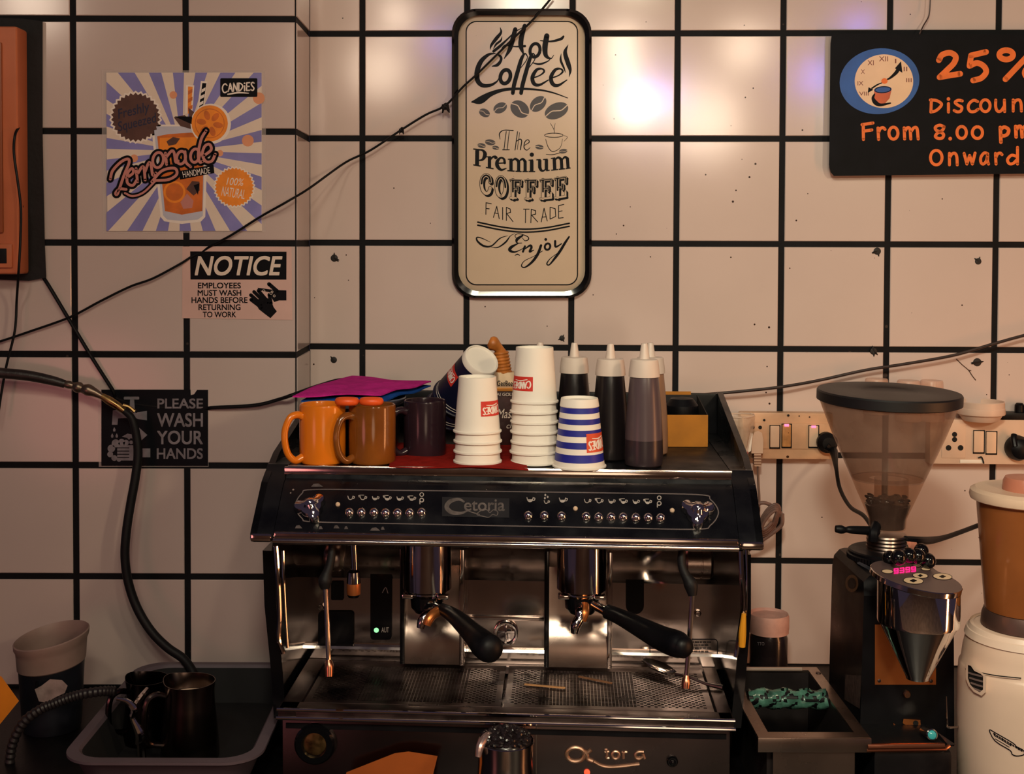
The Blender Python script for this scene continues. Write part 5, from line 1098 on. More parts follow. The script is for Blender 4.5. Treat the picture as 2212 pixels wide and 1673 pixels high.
def switch(t, x0, y0, x1, y1, mat, off, glow=False):
    m = MB(); wbox(m, x0-2, y0-2, x1+2, y1+3, off-.001, off+.0012, 1, .0004); wbox(m, x0, y0, x1, y1, off, off+.005, 0, .0015); p = m.part('switch', [mat, HOLE], t)
    if glow: m = MB(); wbox(m, (x0+x1)/2-5, y0-1, (x0+x1)/2+5, y0+4, off+.004, off+.0062, 0, .0005); m.part('neon_lamp', [GLOW], p)
switch(t, 1664, 921, 1684, 967, SWW, .0318); switch(t, 1690, 918, 1709, 966, SWD, .0318, True); switch(t, 1748, 921, 1768, 966, SWW, .0318, True)
for h_ in ((1626,924,4),(1642,924,4),(1651,908,2.5),(1703,898,2.5)): m = MB(); dots(m, [h_], .0320, 0); m.part('socket_hole', [HOLE], t)
# white plug with its cord
t = thing('power_plug', 'white plug in the grimy strip with its cord hanging down behind the machine', 'plug', W(1637, 1010, .05))
m = MB(); pl = [(1623,980),(1624,946),(1630,934),(1638,931),(1646,936),(1649,952),(1648,980)]; m.prism(pl, .0325, .054, 0, None, lambda x, y, h: W(x, y, h)); m.prism(round_rect(1629,978,1644,1008,3), .036, .050, 0, None, lambda x, y, h: W(x, y, h))
m.part('plug_body', [CREAMC], t, label='white moulded plug')
m = MB()
for k in range(4): wbox(m, 1629, 984+k*6, 1645, 987.5+k*6, .035, .0512, 0, .0005)
m.part('strain_relief', [pm('dirty_cream', K(140,104,84), .5, var=.3)], t)
m = MB(); m.tube([tuple(W(1637,1005,.043)), tuple(W(1638,1040,.043)), tuple(W(1640,1085,.05)), tuple(W(1634,1130,.05)), tuple(W(1600,1200,.03))], .0024, 8); m.part('cord', [pm('grey_cord', K(112,88,78), .5, var=.2, scale=40)], t)
# cloudy plastic cup clipped beside the strip
t = thing('plastic_cup', 'cloudy crumpled plastic cup hanging at the left end of the socket strip', 'cup', W(1595, 985, .06))
CLEAR = pm('cloudy_plastic', K(226,200,176), .25, var=.12, scale=30, alpha=.42, bump=.3, bscale=60, spec=.5)
m = MB(); a_ = W(1600, 980, .075); b_ = W(1597, 898, .075); ax_ = (b_-a_); h = ax_.length; rr_ = random.Random(4); n = 28; vs, fs = [], []; mx = orient(a_, ax_.normalized())
for k in range(9):
    q = k/8
    for i in range(n): a = 2*PI*i/n; r = (.013+.015*q**.8)*(1+.07*math.sin(5*a+3*q)+.04*math.sin(9*a-4*q)); vs.append((r*math.cos(a), r*math.sin(a), h*q+.002*math.sin(3*a)*(q > .9)))
for k in range(8):
    for i in range(n): fs.append((k*n+i, k*n+(i+1) % n, (k+1)*n+(i+1) % n, (k+1)*n+i))
fs.append(tuple(range(n))); m.add(vs, fs, 0, mx); m.part('cup_wall', [CLEAR], t)
m = MB(); m.tube([tuple(mx @ Vector((.0285*math.cos(2*PI*i/24)*(1+.05*math.sin(5*2*PI*i/24)), .0285*math.sin(2*PI*i/24), h))) for i in range(25)], .0016, 8); m.part('rim', [pm('cup_lip', K(232,206,186), .3, alpha=.7)], t)
m = MB(); m.prism([(1621,935),(1626,937),(1622,975),(1602,985),(1601,979),(1614,968)], .078, .0788, 0, None, lambda x, y, h: W(x, y, h)); m.prism([(1600,984),(1616,975),(1616,980),(1601,988)], .078, .079, 1, None, lambda x, y, h: W(x, y, h)); m.part('paper_tag', [PAPER, pm('faded_red', K(170,80,84), .5)], t, label='white paper tag')
# coiled grey cord
m = MB(); q = []
for k in range(4):
    for i in range(10):
        a = 2*PI*i/10; s = 1-.1*k; x = 1662+(27-3*k)*math.cos(a)*.75+10*math.sin(a)*.9; y = 1124-(36-5*k)*math.sin(a)*.9-8*math.cos(a); q.append(tuple(W(x, y, .085+.006*k+.004*math.sin(a))))
m.tube(q, .0034, 9, smooth=4); m.tube([tuple(W(1690,1110,.085)), tuple(W(1688,1135,.085)), tuple(W(1665,1155,.08)), tuple(W(1640,1172,.07)), tuple(W(1615,1190,.04))], .0038, 9); m.tube([tuple(W(1628,1098,.08)), tuple(W(1645,1087,.085)), tuple(W(1665,1092,.085)), tuple(W(1688,1110,.085))], .0036, 9)
m.solo('coiled_cord', [pm('speckled_cord', K(120,92,84), .5, var=.25, scale=60, specks=(140,.2,30,.12), speck_col=K(50,34,30))], 'coil of speckled grey cord hanging behind the right end of the machine', 'cord')
# right strip
t = thing('socket_strip', 'cleaner cream switch strip with a black plug, right of the grinder hopper', 'switch board', W(2115, 1003, .01))
m = MB(); wbox(m, 2008, 908, 2300, 1003, .0034, .034, 0, .003); wbox(m, 2034, 916, 2086, 990, .033, .0352, 0, .001); m.part('base_plate', [CREAMC], t)
switch(t, 2104, 932, 2126, 978, SWW, .0342); switch(t, 2131, 934, 2153, 980, SWW, .0342)
for h_ in ((2062,939,5.5),(2062,950,5.5),(2049,968,6),(2075,968,6)): m = MB(); dots(m, [h_], .0353, 0); m.part('socket_hole', [HOLE], t)
m = MB(); wbox(m, 2074, 994, 2122, 1001, .034, .0352, 0, .0004); m.part('strip_label', [PAPER], t)
m = MB(); m.tube([tuple(W(2113,990,.036)), tuple(W(2120,988,.037)), tuple(W(2124,997,.037)), tuple(W(2125,1002,.037))], .0014, 6); m.part('smudge', [DIRTY], t)
t = thing('black_plug', 'round black plug in the right switch strip above the blender', 'plug', W(2196, 990, .05)); R = 27*m_per_px(2.42)
m = MB(); m.lathe([(R,0),(R,.012),(R*.8,.024),(R*.45,.030),(0,.031)], 28, 0, orient(W(2196, 967, .0345), BN)); m.part('plug_body', [BLACK], t); m = MB(); m.tube([tuple(W(2191,940,.05)), tuple(W(2190,950,.055)), tuple(W(2193,966,.06))], .006, 10); m.part('earth_bump', [BLACK], t)
m = MB(); wbox(m, 2165, 893, 2260, 907.5, .006, .036, 0, .003); m.lathe([(.009,0),(.009,.016),(.006,.02),(0,.02)], 16, 0, Matrix.Translation(W(2202, 893, .02))); m.lathe([(.007,0),(.007,.016),(0,.02)], 16, 0, Matrix.Translation(W(2222, 893, .02))); m.solo('black_adapter', [BLACK], 'black adapter lying on top of the right switch strip', 'adapter')
# white tub and frosted glasses standing on the strips
zs_ = W(2100, 908, .034).z
c_ = W(2118, 905, .042); c_.z = zs_+.0004; t = thing('plastic_tub', 'shallow white round tub with a lip standing on the right switch strip', 'tub', c_)
R = 50*m_per_px(2.42); h = (W(2118,868,.042).z-c_.z); m = MB(); m.lathe([(0,0),(R*.72,0),(R*.78,.003),(R*.9,h*.32),(R*1.0,h*.36),(R*1.02,h*.42),(R*1.0,h*.68),(R*.985,h*.7),(R*.985,h),(R*.955,h+.0015),(R*.93,h),(R*.92,h*.5),(0,h*.45)], 40, 0, Matrix.Translation(c_)); m.part('tub_body', [pm('white_tub', K(218,190,172), .4, var=.06)], t)
FROST = pm('pinkish_clear_plastic', K(226,186,164), .3, var=.08, alpha=.5, spec=.5)
for px, lab in ((1893,'frosted tumbler upside down behind the left part of the grinder lid'),(1962,'frosted tumbler upside down behind the middle of the grinder lid'),(2012,'frosted tumbler upside down behind the right edge of the grinder lid')):
    zt = W(px, 822 if px > 1900 else 818, .045).z; yb = W(px, 893 if px < 1950 else 908, .03).z+.0004; b = W(px, 860, .045); b.z = yb; R = 28*m_per_px(2.42); H = zt-yb; m = MB()
    m.lathe([(R*.96,0),(R*1.0,.001),(R*.93,H*.6),(R*.86,H-.003),(R*.8,H),(0,H-.002)], 28, 0, Matrix.Translation(b)); m.solo('tumbler', [FROST], lab, 'glass', 'frosted tumblers behind the grinder')
# wires on the right wall
m = MB(); m.tube([tuple(W(x, y, o)) for x, y, o in ((1440,858,.02),(1530,852,.03),(1610,845,.035),(1690,836,.035),(1770,822,.03),(1870,800,.03),(1960,786,.03),(2060,768,.03),(2140,745,.03),(2212,725,.03),(2300,704,.03))], .0030, 8); m.solo('wall_cable', [pm('brown_cable', K(44,30,28), .5, var=.3, scale=60)], 'dark brown cable rising to the right across the tiles above the grinder', 'cable')
m = MB(); m.tube([tuple(W(x, y, o)) for x, y, o in ((2011,-30,.02),(2009,10,.02),(2006,35,.02),(1995,55,.022),(1987,72,.025),(1984,84,.018))], .0013, 8); m.solo('hanging_wire', [pm('thin_wire', K(60,40,34), .4)], 'thin wire from which the black discount board hangs', 'wire')
m = MB(); m.tube([tuple(W(x, y, .004)) for x, y in ((2066,776),(2078,788),(2092,800),(2100,812),(2108,822))], .0009, 6); m.tube([tuple(W(2092,800,.004)), tuple(W(2098,801,.005))], .0008, 6); m.solo('wire_scrap', [pm('twig', K(84,60,48), .6)], 'short thin scrap of wire on the tile right of the cable', 'wire')

# ------------------------------------------------------------------ left: cables, hose
CB = pm('black_cable', K(11,11,14), .5, var=.3, scale=60, spec=.25)
def hybrid(pts): return [tuple((PL if x < 650 else W)(x, y, o)) for x, y, o in pts]
m = MB(); m.tube(hybrid([(-40,750,.012),(0,738,.012),(60,718,.012),(150,686,.014),(215,652,.014),(280,620,.014),(330,602,.014),(390,570,.010),(412,556,.006),(436,545,.0022),(455,532,.006),(500,508,.012),(560,470,.016),(620,436,.03),(668,407,.16),(745,352,.04),(800,325,.03),(868,280,.03),(920,248,.03),(962,228,.03),(1000,188,.034),(1035,156,.034),(1110,82,.034),(1150,44,.034),(1196,-10,.03)]), .0022, 8)
m.solo('sagging_cable', [CB], 'thin black cable running up from lower left past the notice and across the coffee sign', 'cable')
m = MB()
for x, y in ((962,230),(867,281)):
    p = W(x, y, .031); s = 1 if x > 900 else .6
    for k in range(5): a = k*1.3; m.tube([tuple(p+Vector((.006*s*math.cos(a), -.003, .006*s*math.sin(a)))), tuple(p+Vector((.003*math.cos(a+1), -.006, .004*math.sin(a+2)))), tuple(p+Vector((-.009*s*math.cos(a*.7), -.002, -.010*s*abs(math.sin(a*1.1))-.003)))], [.002*s,.0032*s,.0014*s], 8)
    if x > 900: m.solo('tape_knot', [RUBBER], 'knot of black tape on the cable left of the coffee sign', 'tape', 'tape knots on the cable'); m = MB()
m.solo('tape_knot', [RUBBER], 'small tape knot lower down the cable, over a tile joint', 'tape', 'tape knots on the cable')
m = MB(); m.tube([tuple(P(x, y, Y)) for x, y, Y in ((46,268,2.30),(33,290,2.262),(30,330,2.26),(38,390,2.258),(45,450,2.258),(44,520,2.258),(40,590,2.26),(36,650,2.30),(32,715,2.30),(14,790,2.30),(3,850,2.30),(-6,910,2.30))], .0024, 8); m.solo('drop_cable', [CB], 'thin black cable dropping down the front of the orange box', 'cable')
m = MB(); m.tube(hybrid([(94,600,.006),(110,625,.012),(150,692,.012),(200,775,.012),(243,842,.008),(256,862,.0022),(330,878,.0018),(440,882,.0020),(462,881,.010),(550,876,.016),(600,864,.018),(636,852,.03),(690,833,.13),(745,820,.06),(830,826,.05)]), .0034, 9); m.solo('thick_cable', [CB], 'thick black cable slanting from the backing board behind the wash-hands plate to the pink cloth', 'cable')
t = thing('water_hose', 'dark hose with a brass coupling looping down in front of the wash-hands plate', 'hose', PL(380, 1415, .06))
m = MB(); m.tube([tuple(PL(x, y, o)) for x, y, o in ((-60,800,.06),(0,806,.055),(60,812,.05),(110,822,.045),(140,830,.042))], [.0098]*3+[.0090,.0075], 14); m.part('upper_hose', [pm('ribbed_hose', K(40,34,33), .4, var=.4, scale=50, bump=.4, bscale=160)], t)
m = MB(); m.tube([tuple(PL(x, y, .042)) for x, y in ((138,829),(150,832),(158,834),(164,836),(172,838),(178,840),(188,842),(196,845),(208,850),(222,858))], [.006,.0075,.0062,.0098,.0104,.0078,.0108,.0100,.0074,.0052], 14, smooth=2); m.part('coupling', [pm('dull_coupling', K(128,112,98), .35, .9, var=.35, scale=70)], t, label='dull metal coupling')
m = MB(); m.tube([tuple(PL(x, y, .043)) for x, y in ((220,856),(236,866),(252,876),(268,888))], [.0058,.0078,.0074,.006], 12); m.tube([tuple(PL(x, y, .050)) for x, y in ((266,876),(279,880),(291,890))], [.0036,.003,.0042], 8); m.part('brass_nipple', [BRASS], t)
m = MB(); m.tube([tuple(PL(x, y, o)) for x, y, o in ((266,886,.043),(285,905,.043),(295,945,.043),(298,985,.045),(292,1035,.05),(282,1090,.055),(273,1150,.06),(270,1205,.062),(278,1262,.065),(298,1318,.07),(328,1366,.075),(362,1400,.08),(396,1424,.085),(418,1456,.1),(428,1500,.12))], [.0055,.007,.0078]+[.0082]*12, 14); m.part('lower_hose', [RUBBER], t)

# ------------------------------------------------------------------ left corner of the counter
def tub_ring(x0, x1, y0, y1, r, z): return [(x, y, z) for x, y in round_rect(x0, y0, x1, y1, r, 8)]
tz = CZT+.0006; zr_ = P(330, 1650, 1.824).z
xa, xb, ya, yb = P(122, 1650, 1.83).x, -.347, 1.826, 2.27
t = thing('plastic_tub', 'large grey rectangular tub holding the jugs left of the machine', 'tub', ((xa+xb)/2, (ya+yb)/2, tz))
m = MB(); seq = [(.045,0,.04),(.034,.004,.04),(.012,zr_-tz-.012,.05),(.004,zr_-tz-.006,.055),(0,zr_-tz-.004,.055),(0,zr_-tz,.055),(.016,zr_-tz+.001,.045),(.020,zr_-tz-.004,.045),(.042,.010,.035)]
vs, fs = [], []; n = 36
for d, z, r in seq: vs += tub_ring(xa+d, xb-d, ya+d, yb-d, r, tz+z)
for k in range(len(seq)-1): fs += [(k*n+i, k*n+(i+1) % n, (k+1)*n+(i+1) % n, (k+1)*n+i) for i in range(n)]
fs += [tuple(range(n)), tuple(range((len(seq)-1)*n, len(seq)*n))]; m.add(vs, fs); m.m = [1 if (2*n <= 0 or q >= 7*n) and q != len(fs)-2 else 0 for q in range(len(fs))]; m.part('tub_shell', [pm('grey_tub', K(92,80,88), .5, var=.12, scale=10), pm('dark_tub_inside', K(10,10,13), .8, var=.4, scale=20)], t)  # inside faces take a much darker colour than the grey shell
zin = tz+.0105
def jug(label, px, ytop, Y, r, mats, milk):
    tp = P(px, ytop, Y); b = Vector((tp.x, Y, zin)); H = tp.z-b.z; t = thing('milk_jug', label, 'jug', b, 0, 'jugs in the grey tub')
    m = MB(); n = 40; vs, fs = [], []; prof = [(.02,0,0),(r*1.12,0,0),(r*1.15,.005,0),(r*1.1,H*.3,0),(r*.98,H*.7,0),(r*.96,H*.88,.1),(r*1.0,H,.22),(r*.97,H,.22),(r*.93,H*.88,.1),(r*.95,H*.7,0),(r*1.06,.012,0),(.0,.010,0)]
    for q, z, sp in prof:
        for i in range(n):
            a = 2*PI*i/n; k = max(0, math.cos(a-2.6))**8*sp*r; vs.append(b+Vector(((q+k)*math.cos(a), (q+k)*math.sin(a), z+k*.25)))
    for k in range(len(prof)-1): fs += [(k*n+i, k*n+(i+1) % n, (k+1)*n+(i+1) % n, (k+1)*n+i) for i in range(n)]
    m.add(vs, fs); m.part('jug_body', [mats], t)
    d = Vector((-.85, -.52, 0)) if px > 380 else Vector((-.75, -.66, 0)); q = lambda a, z: tuple(b+d*(r*.97+a)+Vector((0, 0, z)))
    m = MB(); m.tube([q(0,H*.86), q(.016,H*.9), q(.030,H*.82), q(.034,H*.55), q(.028,H*.3), q(.004,H*.22)], [.0045,.005,.0052,.005,.0048,.0045], 10); m.part('handle', [mats], t)
    if milk: m = MB(); m.lathe([(0,H*milk),(r*.92,H*milk)], 36, 0, Matrix.Translation(b)); m.part('milk', [pm('milk', K(226,196,172), .3)], t, label='milk surface')
jug('steel milk jug with milk in it, right of the other jug in the grey tub', 410, 1472, 1.99, .0405, pm('dim_steel', K(104,90,84), .22, 1, var=.15), .80)
jug('dark jug with a bright handle, left of the milk jug in the grey tub', 318, 1466, 2.06, .035, pm('dark_steel', K(70,62,62), .18, 1, var=.2), 0)
m = MB(); pts = [tuple(P(x, y, 1.95)) for x, y in ((252,1510),(275,1516),(290,1532),(286,1550),(296,1572),(303,1590),(300,1608))]; m.tube(pts, [.003,.0042,.006,.0042,.0062,.0078,.006], 10); m.tube([tuple(P(318,1490,2.0)), tuple(P(302,1510,1.975)), tuple(P(288,1530,1.95))], [.004,.005,.004], 10); m.tube([tuple(P(303,1600,1.95)), tuple(P(306,1635,1.95)), tuple(P(304,1648,1.95))], [.006,.007,.008], 10); m.solo('steel_tool', [CHROME], 'shiny steel bar tool leaning on the dark jug in the grey tub', 'tool')
# bucket at the far left
bY = 2.14; bt = P(112, 1372, bY); bb_ = Vector((P(112, 1500, bY).x, bY, CZT+.0006)); R = 77*m_per_px(bY); H = bt.z-bb_.z
t = thing('bucket', 'dark printed bucket with a cream rim behind the grey tub at the far left', 'bucket', bb_); tilt = Vector((.11, -.03, 0))
def brings(prof, n=40): return [bb_+Vector((q*math.cos(2*PI*i/n)+tilt.x*0, q*math.sin(2*PI*i/n), z+(q*math.cos(2*PI*i/n)*.16+q*math.sin(2*PI*i/n)*.09)*min(1, z/H))) for q, z in prof for i in range(n)]
def bskin(prof, mb, mi=0, n=40): mb.add(brings(prof), [(k*n+i, k*n+(i+1) % n, (k+1)*n+(i+1) % n, (k+1)*n+i) for k in range(len(prof)-1) for i in range(n)], mi)
m = MB(); bskin([(0,0),(R*.78,0),(R*.8,.004),(R*.9,H*.70)], m); bskin([(R*.86,H*.70),(R*.75,.012),(0,.01)], m); m.part('bucket_body', [pm('printed_dark_plastic', K(24,26,34), .4, var=.5, scale=12, specks=(14,.3,4,.24), speck_col=K(60,90,110))], t)
m = MB(); bskin([(R*.88,H*.68),(R*.93,H*.70),(R*.96,H*.86),(R*.97,H*.90),(R*1.02,H*.94),(R*1.03,H*.99),(R*1.0,H),(R*.96,H*.97),(R*.92,H*.88),(R*.87,H*.66)], m); m.part('rim', [pm('cream_rim', K(142,118,110), .5, var=.15, scale=20)], t, label='cream rim band')
m = MB(); m.tube([tuple(bb_+Vector((-.004, -R*.985, H*q))) for q in (.62, .57, .52)], .0022, 6); m.part('clip', [BLACK], t)
m = MB(); m.prism([(-110,1440),(3,1462),(41,1515),(-20,1590),(-45,1668),(-110,1668)], 2.0, 2.012, 0, None, lambda x, y, h: P(x, y, h)); 
zmin = min(v.z for v in m.v); m.solo('orange_packet', [pm('orange_packet', K(214,128,26), .5, var=.15)], 'orange packet cut off by the left edge of the frame', 'packet')
m = MB(); m.prism([(75,1490),(90,1482),(108,1468),(134,1470),(146,1482),(140,1498),(118,1508),(104,1520),(84,1516)], 2.068, 2.078, 0, None, lambda x, y, h: P(x, y, h)); m.solo('paper_scrap', [pm('crumpled_paper', K(150,132,128), .7, var=.3, scale=60)], 'crumpled pale paper stuck to the front of the dark bucket', 'paper')
m = MB(); q = [P(x, y, 1.99) for x, y in ((20,1652),(28,1605),(52,1560),(90,1532),(120,1520),(150,1508),(180,1500),(222,1494),(250,1494))]; cc_ = catmull([tuple(a) for a in q], 8); m.tube(cc_, [.0085 if i % 2 else .0068 for i in range(len(cc_))], 12, smooth=0); m.solo('ribbed_hose', [pm('ribbed_grey', K(34,30,32), .4, var=.3)], 'short ribbed drain hose beside the grey tub', 'hose')

# ------------------------------------------------------------------ knock box
kx = lambda px, py, Y: P(px, py, Y)
KY0, KY1 = 1.80, 2.10; zk = P(1750, 1592, KY0).z
a, b = floor_pt(1625, 1590, zk), floor_pt(1877, 1598, zk); c, d = floor_pt(1770, 1443, zk), floor_pt(1566, 1440, zk)
x0, x1, y0, y1 = (a.x+d.x)/2, (b.x+c.x)/2, (a.y+b.y)/2, (c.y+d.y)/2
t = thing('knock_box', 'steel knock box with a bar wrapped in green plastic between machine and grinder', 'knock box', ((x0+x1)/2, (y0+y1)/2, CZT+.0005))
fl = .020; m = MB(); za = zk-.004
m.bb((x0,y0,za),(x1,y0+fl,zk)); m.bb((x0,y1-fl*.8,za),(x1,y1,zk)); m.bb((x0,y0+fl,za),(x0+fl*.9,y1-fl*.8,zk)); m.bb((x1-fl*.9,y0+fl,za),(x1,y1-fl*.8,zk)); m.bb((x0-.001,y0-.003,zk-.021),(x1+.001,y0,zk),0,None,.0008)
m.part('top_frame', [STEEL], t)
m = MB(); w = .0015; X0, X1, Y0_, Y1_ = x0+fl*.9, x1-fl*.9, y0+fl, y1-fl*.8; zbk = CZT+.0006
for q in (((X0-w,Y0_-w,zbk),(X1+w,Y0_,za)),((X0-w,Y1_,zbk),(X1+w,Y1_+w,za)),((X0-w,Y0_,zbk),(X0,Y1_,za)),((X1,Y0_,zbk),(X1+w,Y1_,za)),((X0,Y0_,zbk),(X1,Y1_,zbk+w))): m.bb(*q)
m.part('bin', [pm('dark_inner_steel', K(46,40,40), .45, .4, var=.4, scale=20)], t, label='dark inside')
m = MB(); m.bb((x0+.022, y0+.0015, zbk), (x1-.022, y0+.004, zk-.021)); m.part('front_panel', [STEEL], t)
m = MB(); gb, ge = P(1612, 1510, 1.965), P(1790, 1513, 1.965); zbar = gb.z
m.tube([(X0+.0005, gb.y, zbar), (X1-.0005, gb.y, zbar)], .013, 16, smooth=0); br = m.part('knock_bar', [BLACK], t)
m = MB(); n = 20; rr_ = random.Random(9); vs, fs = [], []; ks = 26
for k in range(ks):
    q = k/(ks-1); x = X0+.002+(X1-X0-.004)*q
    for i in range(n): aa = 2*PI*i/n; r = .0142+.0022*math.sin(3*aa+k*.9)+rr_.uniform(-.0010,.0014); vs.append((x+.002*math.sin(aa*2+k), gb.y+r*math.cos(aa), zbar+r*math.sin(aa)))
for k in range(ks-1): fs += [(k*n+i, k*n+(i+1) % n, (k+1)*n+(i+1) % n, (k+1)*n+i) for i in range(n) if rr_.random() > .12]
m.add(vs, fs); m.part('plastic_wrap', [pm('green_wrap', K(70,112,98), .18, var=.6, scale=60, bump=.5, bscale=80, spec=.6)], br, label='torn green plastic wrap', sharp=70)
m = MB(); m.tube([(x0+.022, y1-fl*.8-.004, zk+.003), (x1-.03, y1-fl*.8-.004, zk+.003)], .0032, 10, smooth=0); m.part('rear_rod', [pm('pale_rod', K(222,196,180), .3, .6)], t); 
m = MB(); m.lathe([(.0045,0),(.0045,.0012),(.002,.002),(0,.002)], 14, 0, Matrix.Translation(floor_pt(1768, 1455, zk))); m.part('screw', [STEELD], t)

# jar behind
jY = 2.32; jb = Vector((P(1660, 1400, jY).x, jY, CZT+.0005)); R = 43*m_per_px(jY); H = P(1660, 1325, jY).z-jb.z; t = thing('jar', 'dark jar with a worn pink lid behind the knock box', 'jar', jb)
m = MB(); m.lathe([(0,0),(R*.9,0),(R*.95,.004),(R*.95,H*.70),(R*.86,H*.76),(0,H*.76)], 40, 0, Matrix.Translation(jb)); m.part('jar_body', [pm('coffee_filled_jar', K(30,24,26), .2, var=.4, scale=30, spec=.5)], t)
m = MB(); m.lathe([(R*.9,H*.765),(R*1.0,H*.765),(R*1.0,H*.80),(R*1.02,H*.82),(R*1.02,H*.96),(R*.97,H),(R*.9,H*.985),(R*.86,H*.97),(0,H*.97)], 40, 0, Matrix.Translation(jb)); m.part('lid', [pm('worn_pink_lid', K(206,160,148), .45, var=.2, scale=30, bump=.2, bscale=60)], t, label='worn pink screw lid')
m = MB(); aj = lambda x, y, l: P(x, y, jY-math.sqrt(max(1e-6, (R*.956)**2-((x-1660)*m_per_px(jY))**2)))
m.text('TTO', (1636,1388,1651,1395), aj, 0, 0); m.part('jar_print', [GREYP], t)

# ------------------------------------------------------------------ grinder
GY = 1.86; gx = P(1917, 1000, GY).x; S = m_per_px(GY)
t = thing('coffee_grinder', 'black coffee grinder with a big cloudy hopper and chrome doser right of the machine', 'coffee grinder', (gx, GY+.05, CZT+.0005))
gz = lambda py, Y=GY: P(1917, py, Y).z; gxx = lambda px, Y=GY: P(px, 1000, Y).x
yf = 1.905; yk = 2.085; xL_ = P(1866, 1300, yf).x; xR_ = P(2060, 1300, yf).x; ztop = P(1812, 1184, yk).z; zlow = P(1850, 1612, yf).z
m = MB(); sec = [(xL_-.004, zlow), (xL_-.002, zlow+.12), (xL_, ztop-.03), (xL_+.003, ztop-.012), (xL_+.012, ztop-.002), (xL_+.02, ztop), (xR_-.02, ztop), (xR_-.006, ztop-.006), (xR_, ztop-.03), (xR_+.004, zlow)]
m.prism(sec, yf, yk, 0, None, lambda x, z, h: Vector((x, h+(.012 if z > ztop-.015 and h < yf+.01 else 0), z)))
m.part('body', [pm('grinder_black', K(11,11,15), .34, var=.25, scale=18, rvar=.08, spec=.45)], t)
def side(x, y, off): return hit(x, y, Vector((xL_-.0035-off, 0, 0)), Vector((-1, 0, 0)))
m = MB(); ba, bb2 = P(1888, 1625, 1.80), P(2058, 1625, 1.80); m.bb((ba.x, 1.80, CZT+.0006), (bb2.x, yk, ba.z), 0, None, .006); m.bb((ba.x+.003, 1.8005, ba.z-.002), (bb2.x-.003, yf, P(1900,1600,1.84).z-.02), 0, None, .003); m.part('base', [BLACK], t)
m = MB(); r0, r1 = P(1874, 1614, 1.795), P(2040, 1612, 1.795); m.tube([tuple(r0), tuple(r1)], .0042, 10, smooth=0); m.tube([tuple(P(1872,1622,1.795)), tuple(P(2042,1619,1.795)), tuple(P(2050,1612,1.80))], .0028, 10, smooth=0); m.part('front_rail', [pm('bronze_rail', K(170,110,84), .3, 1)], t)
# collar and threaded ring
cy = 1.998
gxc = gxx(1917, cy)
m = MB(); R = 80*m_per_px(cy); zt = gz(1182, cy); zb2 = gz(1216, cy-R); n = 72; vs, fs = [], []
zz0, zz1 = gz(1206, cy), gz(1187, cy)
pr = [(R*.5,zz0),(R,zz0),(R,zz0+.007),(R*.97,zz0+.0085),(R*.97,zz1-.002),(R*.93,zz1),(R*.5,zz1)]; 
for k, (rr, z) in enumerate(pr):
    for i in range(n*2): a = 2*PI*i/(n*2); f = 1.012 if (k in (1, 2) and i % 2) else 1.0; vs.append((gxc-.002+rr*f*math.cos(a), cy+rr*f*math.sin(a), z))
N2 = n*2
for k in range(len(pr)-1): fs += [(k*N2+i, k*N2+(i+1) % N2, (k+1)*N2+(i+1) % N2, (k+1)*N2+i) for i in range(N2)]
m.add(vs, fs); m.part('adjusting_collar', [BLACK], t, sharp=25)
m = MB(); R2 = 42*m_per_px(cy); za_, zb_ = gz(1192, cy), gz(1154, cy); pr = [(0,za_)]+[(R2*(1+(.02 if k % 2 else -.01)), za_+(zb_-za_)*k/10) for k in range(11)]+[(0,zb_)]; m.lathe(pr, 40, 0, Matrix.Translation((gxc, cy, 0))); m.part('threaded_ring', [STEEL], t, label='threaded steel ring', sharp=20)
# hopper
HY = cy; hx = lambda px: P(px, 1000, HY).x
zL = gz(862, HY); prof_px = [(1142,38),(1120,40),(1105,46),(1060,66),(1000,92),(940,118),(880,141),(866,146)]
HOP = bpy.data.materials.new('cloudy_hopper'); HOP.use_nodes = True; nt = HOP.node_tree; nt.nodes.clear()
ou = nt.nodes.new('ShaderNodeOutputMaterial'); mix = nt.nodes.new('ShaderNodeMixShader'); tr_ = nt.nodes.new('ShaderNodeBsdfTransparent'); pb = nt.nodes.new('ShaderNodeBsdfPrincipled'); nz = nt.nodes.new('ShaderNodeTexNoise'); mr = nt.nodes.new('ShaderNodeMapRange'); tc = nt.nodes.new('ShaderNodeTexCoord')
tr_.inputs[0].default_value = (.93,.84,.76,1); pb.inputs['Base Color'].default_value = K(130,100,86)+(1,); pb.inputs['Roughness'].default_value = .16; nz.inputs['Scale'].default_value = 9; nz.inputs['Detail'].default_value = 6
nt.links.new(tc.outputs['Object'], nz.inputs['Vector']); nt.links.new(nz.outputs['Fac'], mr.inputs['Value']); mr.inputs['From Min'].default_value = .3; mr.inputs['From Max'].default_value = .75; mr.inputs['To Min'].default_value = .42; mr.inputs['To Max'].default_value = .78
nt.links.new(mr.outputs[0], mix.inputs[0]); nt.links.new(tr_.outputs[0], mix.inputs[1]); nt.links.new(pb.outputs[0], mix.inputs[2]); nt.links.new(mix.outputs[0], ou.inputs[0])
HOP2 = HOP.copy(); HOP2.name = 'clear_hopper_foot'
for n_ in HOP2.node_tree.nodes:
    if n_.type == 'MAP_RANGE': n_.inputs['To Min'].default_value = .10; n_.inputs['To Max'].default_value = .38
hc = hx(1918)
m = MB(); pr = [(r*m_per_px(HY), gz(y, HY)) for y, r in [(1142,38),(1120,40),(1105,46),(1060,66),(1036,76),(1000,92),(940,118),(880,141),(866,146)]]; m.lathe(pr, 64, 0, Matrix.Translation((hc, HY, 0)), mis=[1,1,1,1,0,0,0,0]); hp = m.part('hopper', [HOP, HOP2], t, label='cloudy brown-tinted cone')
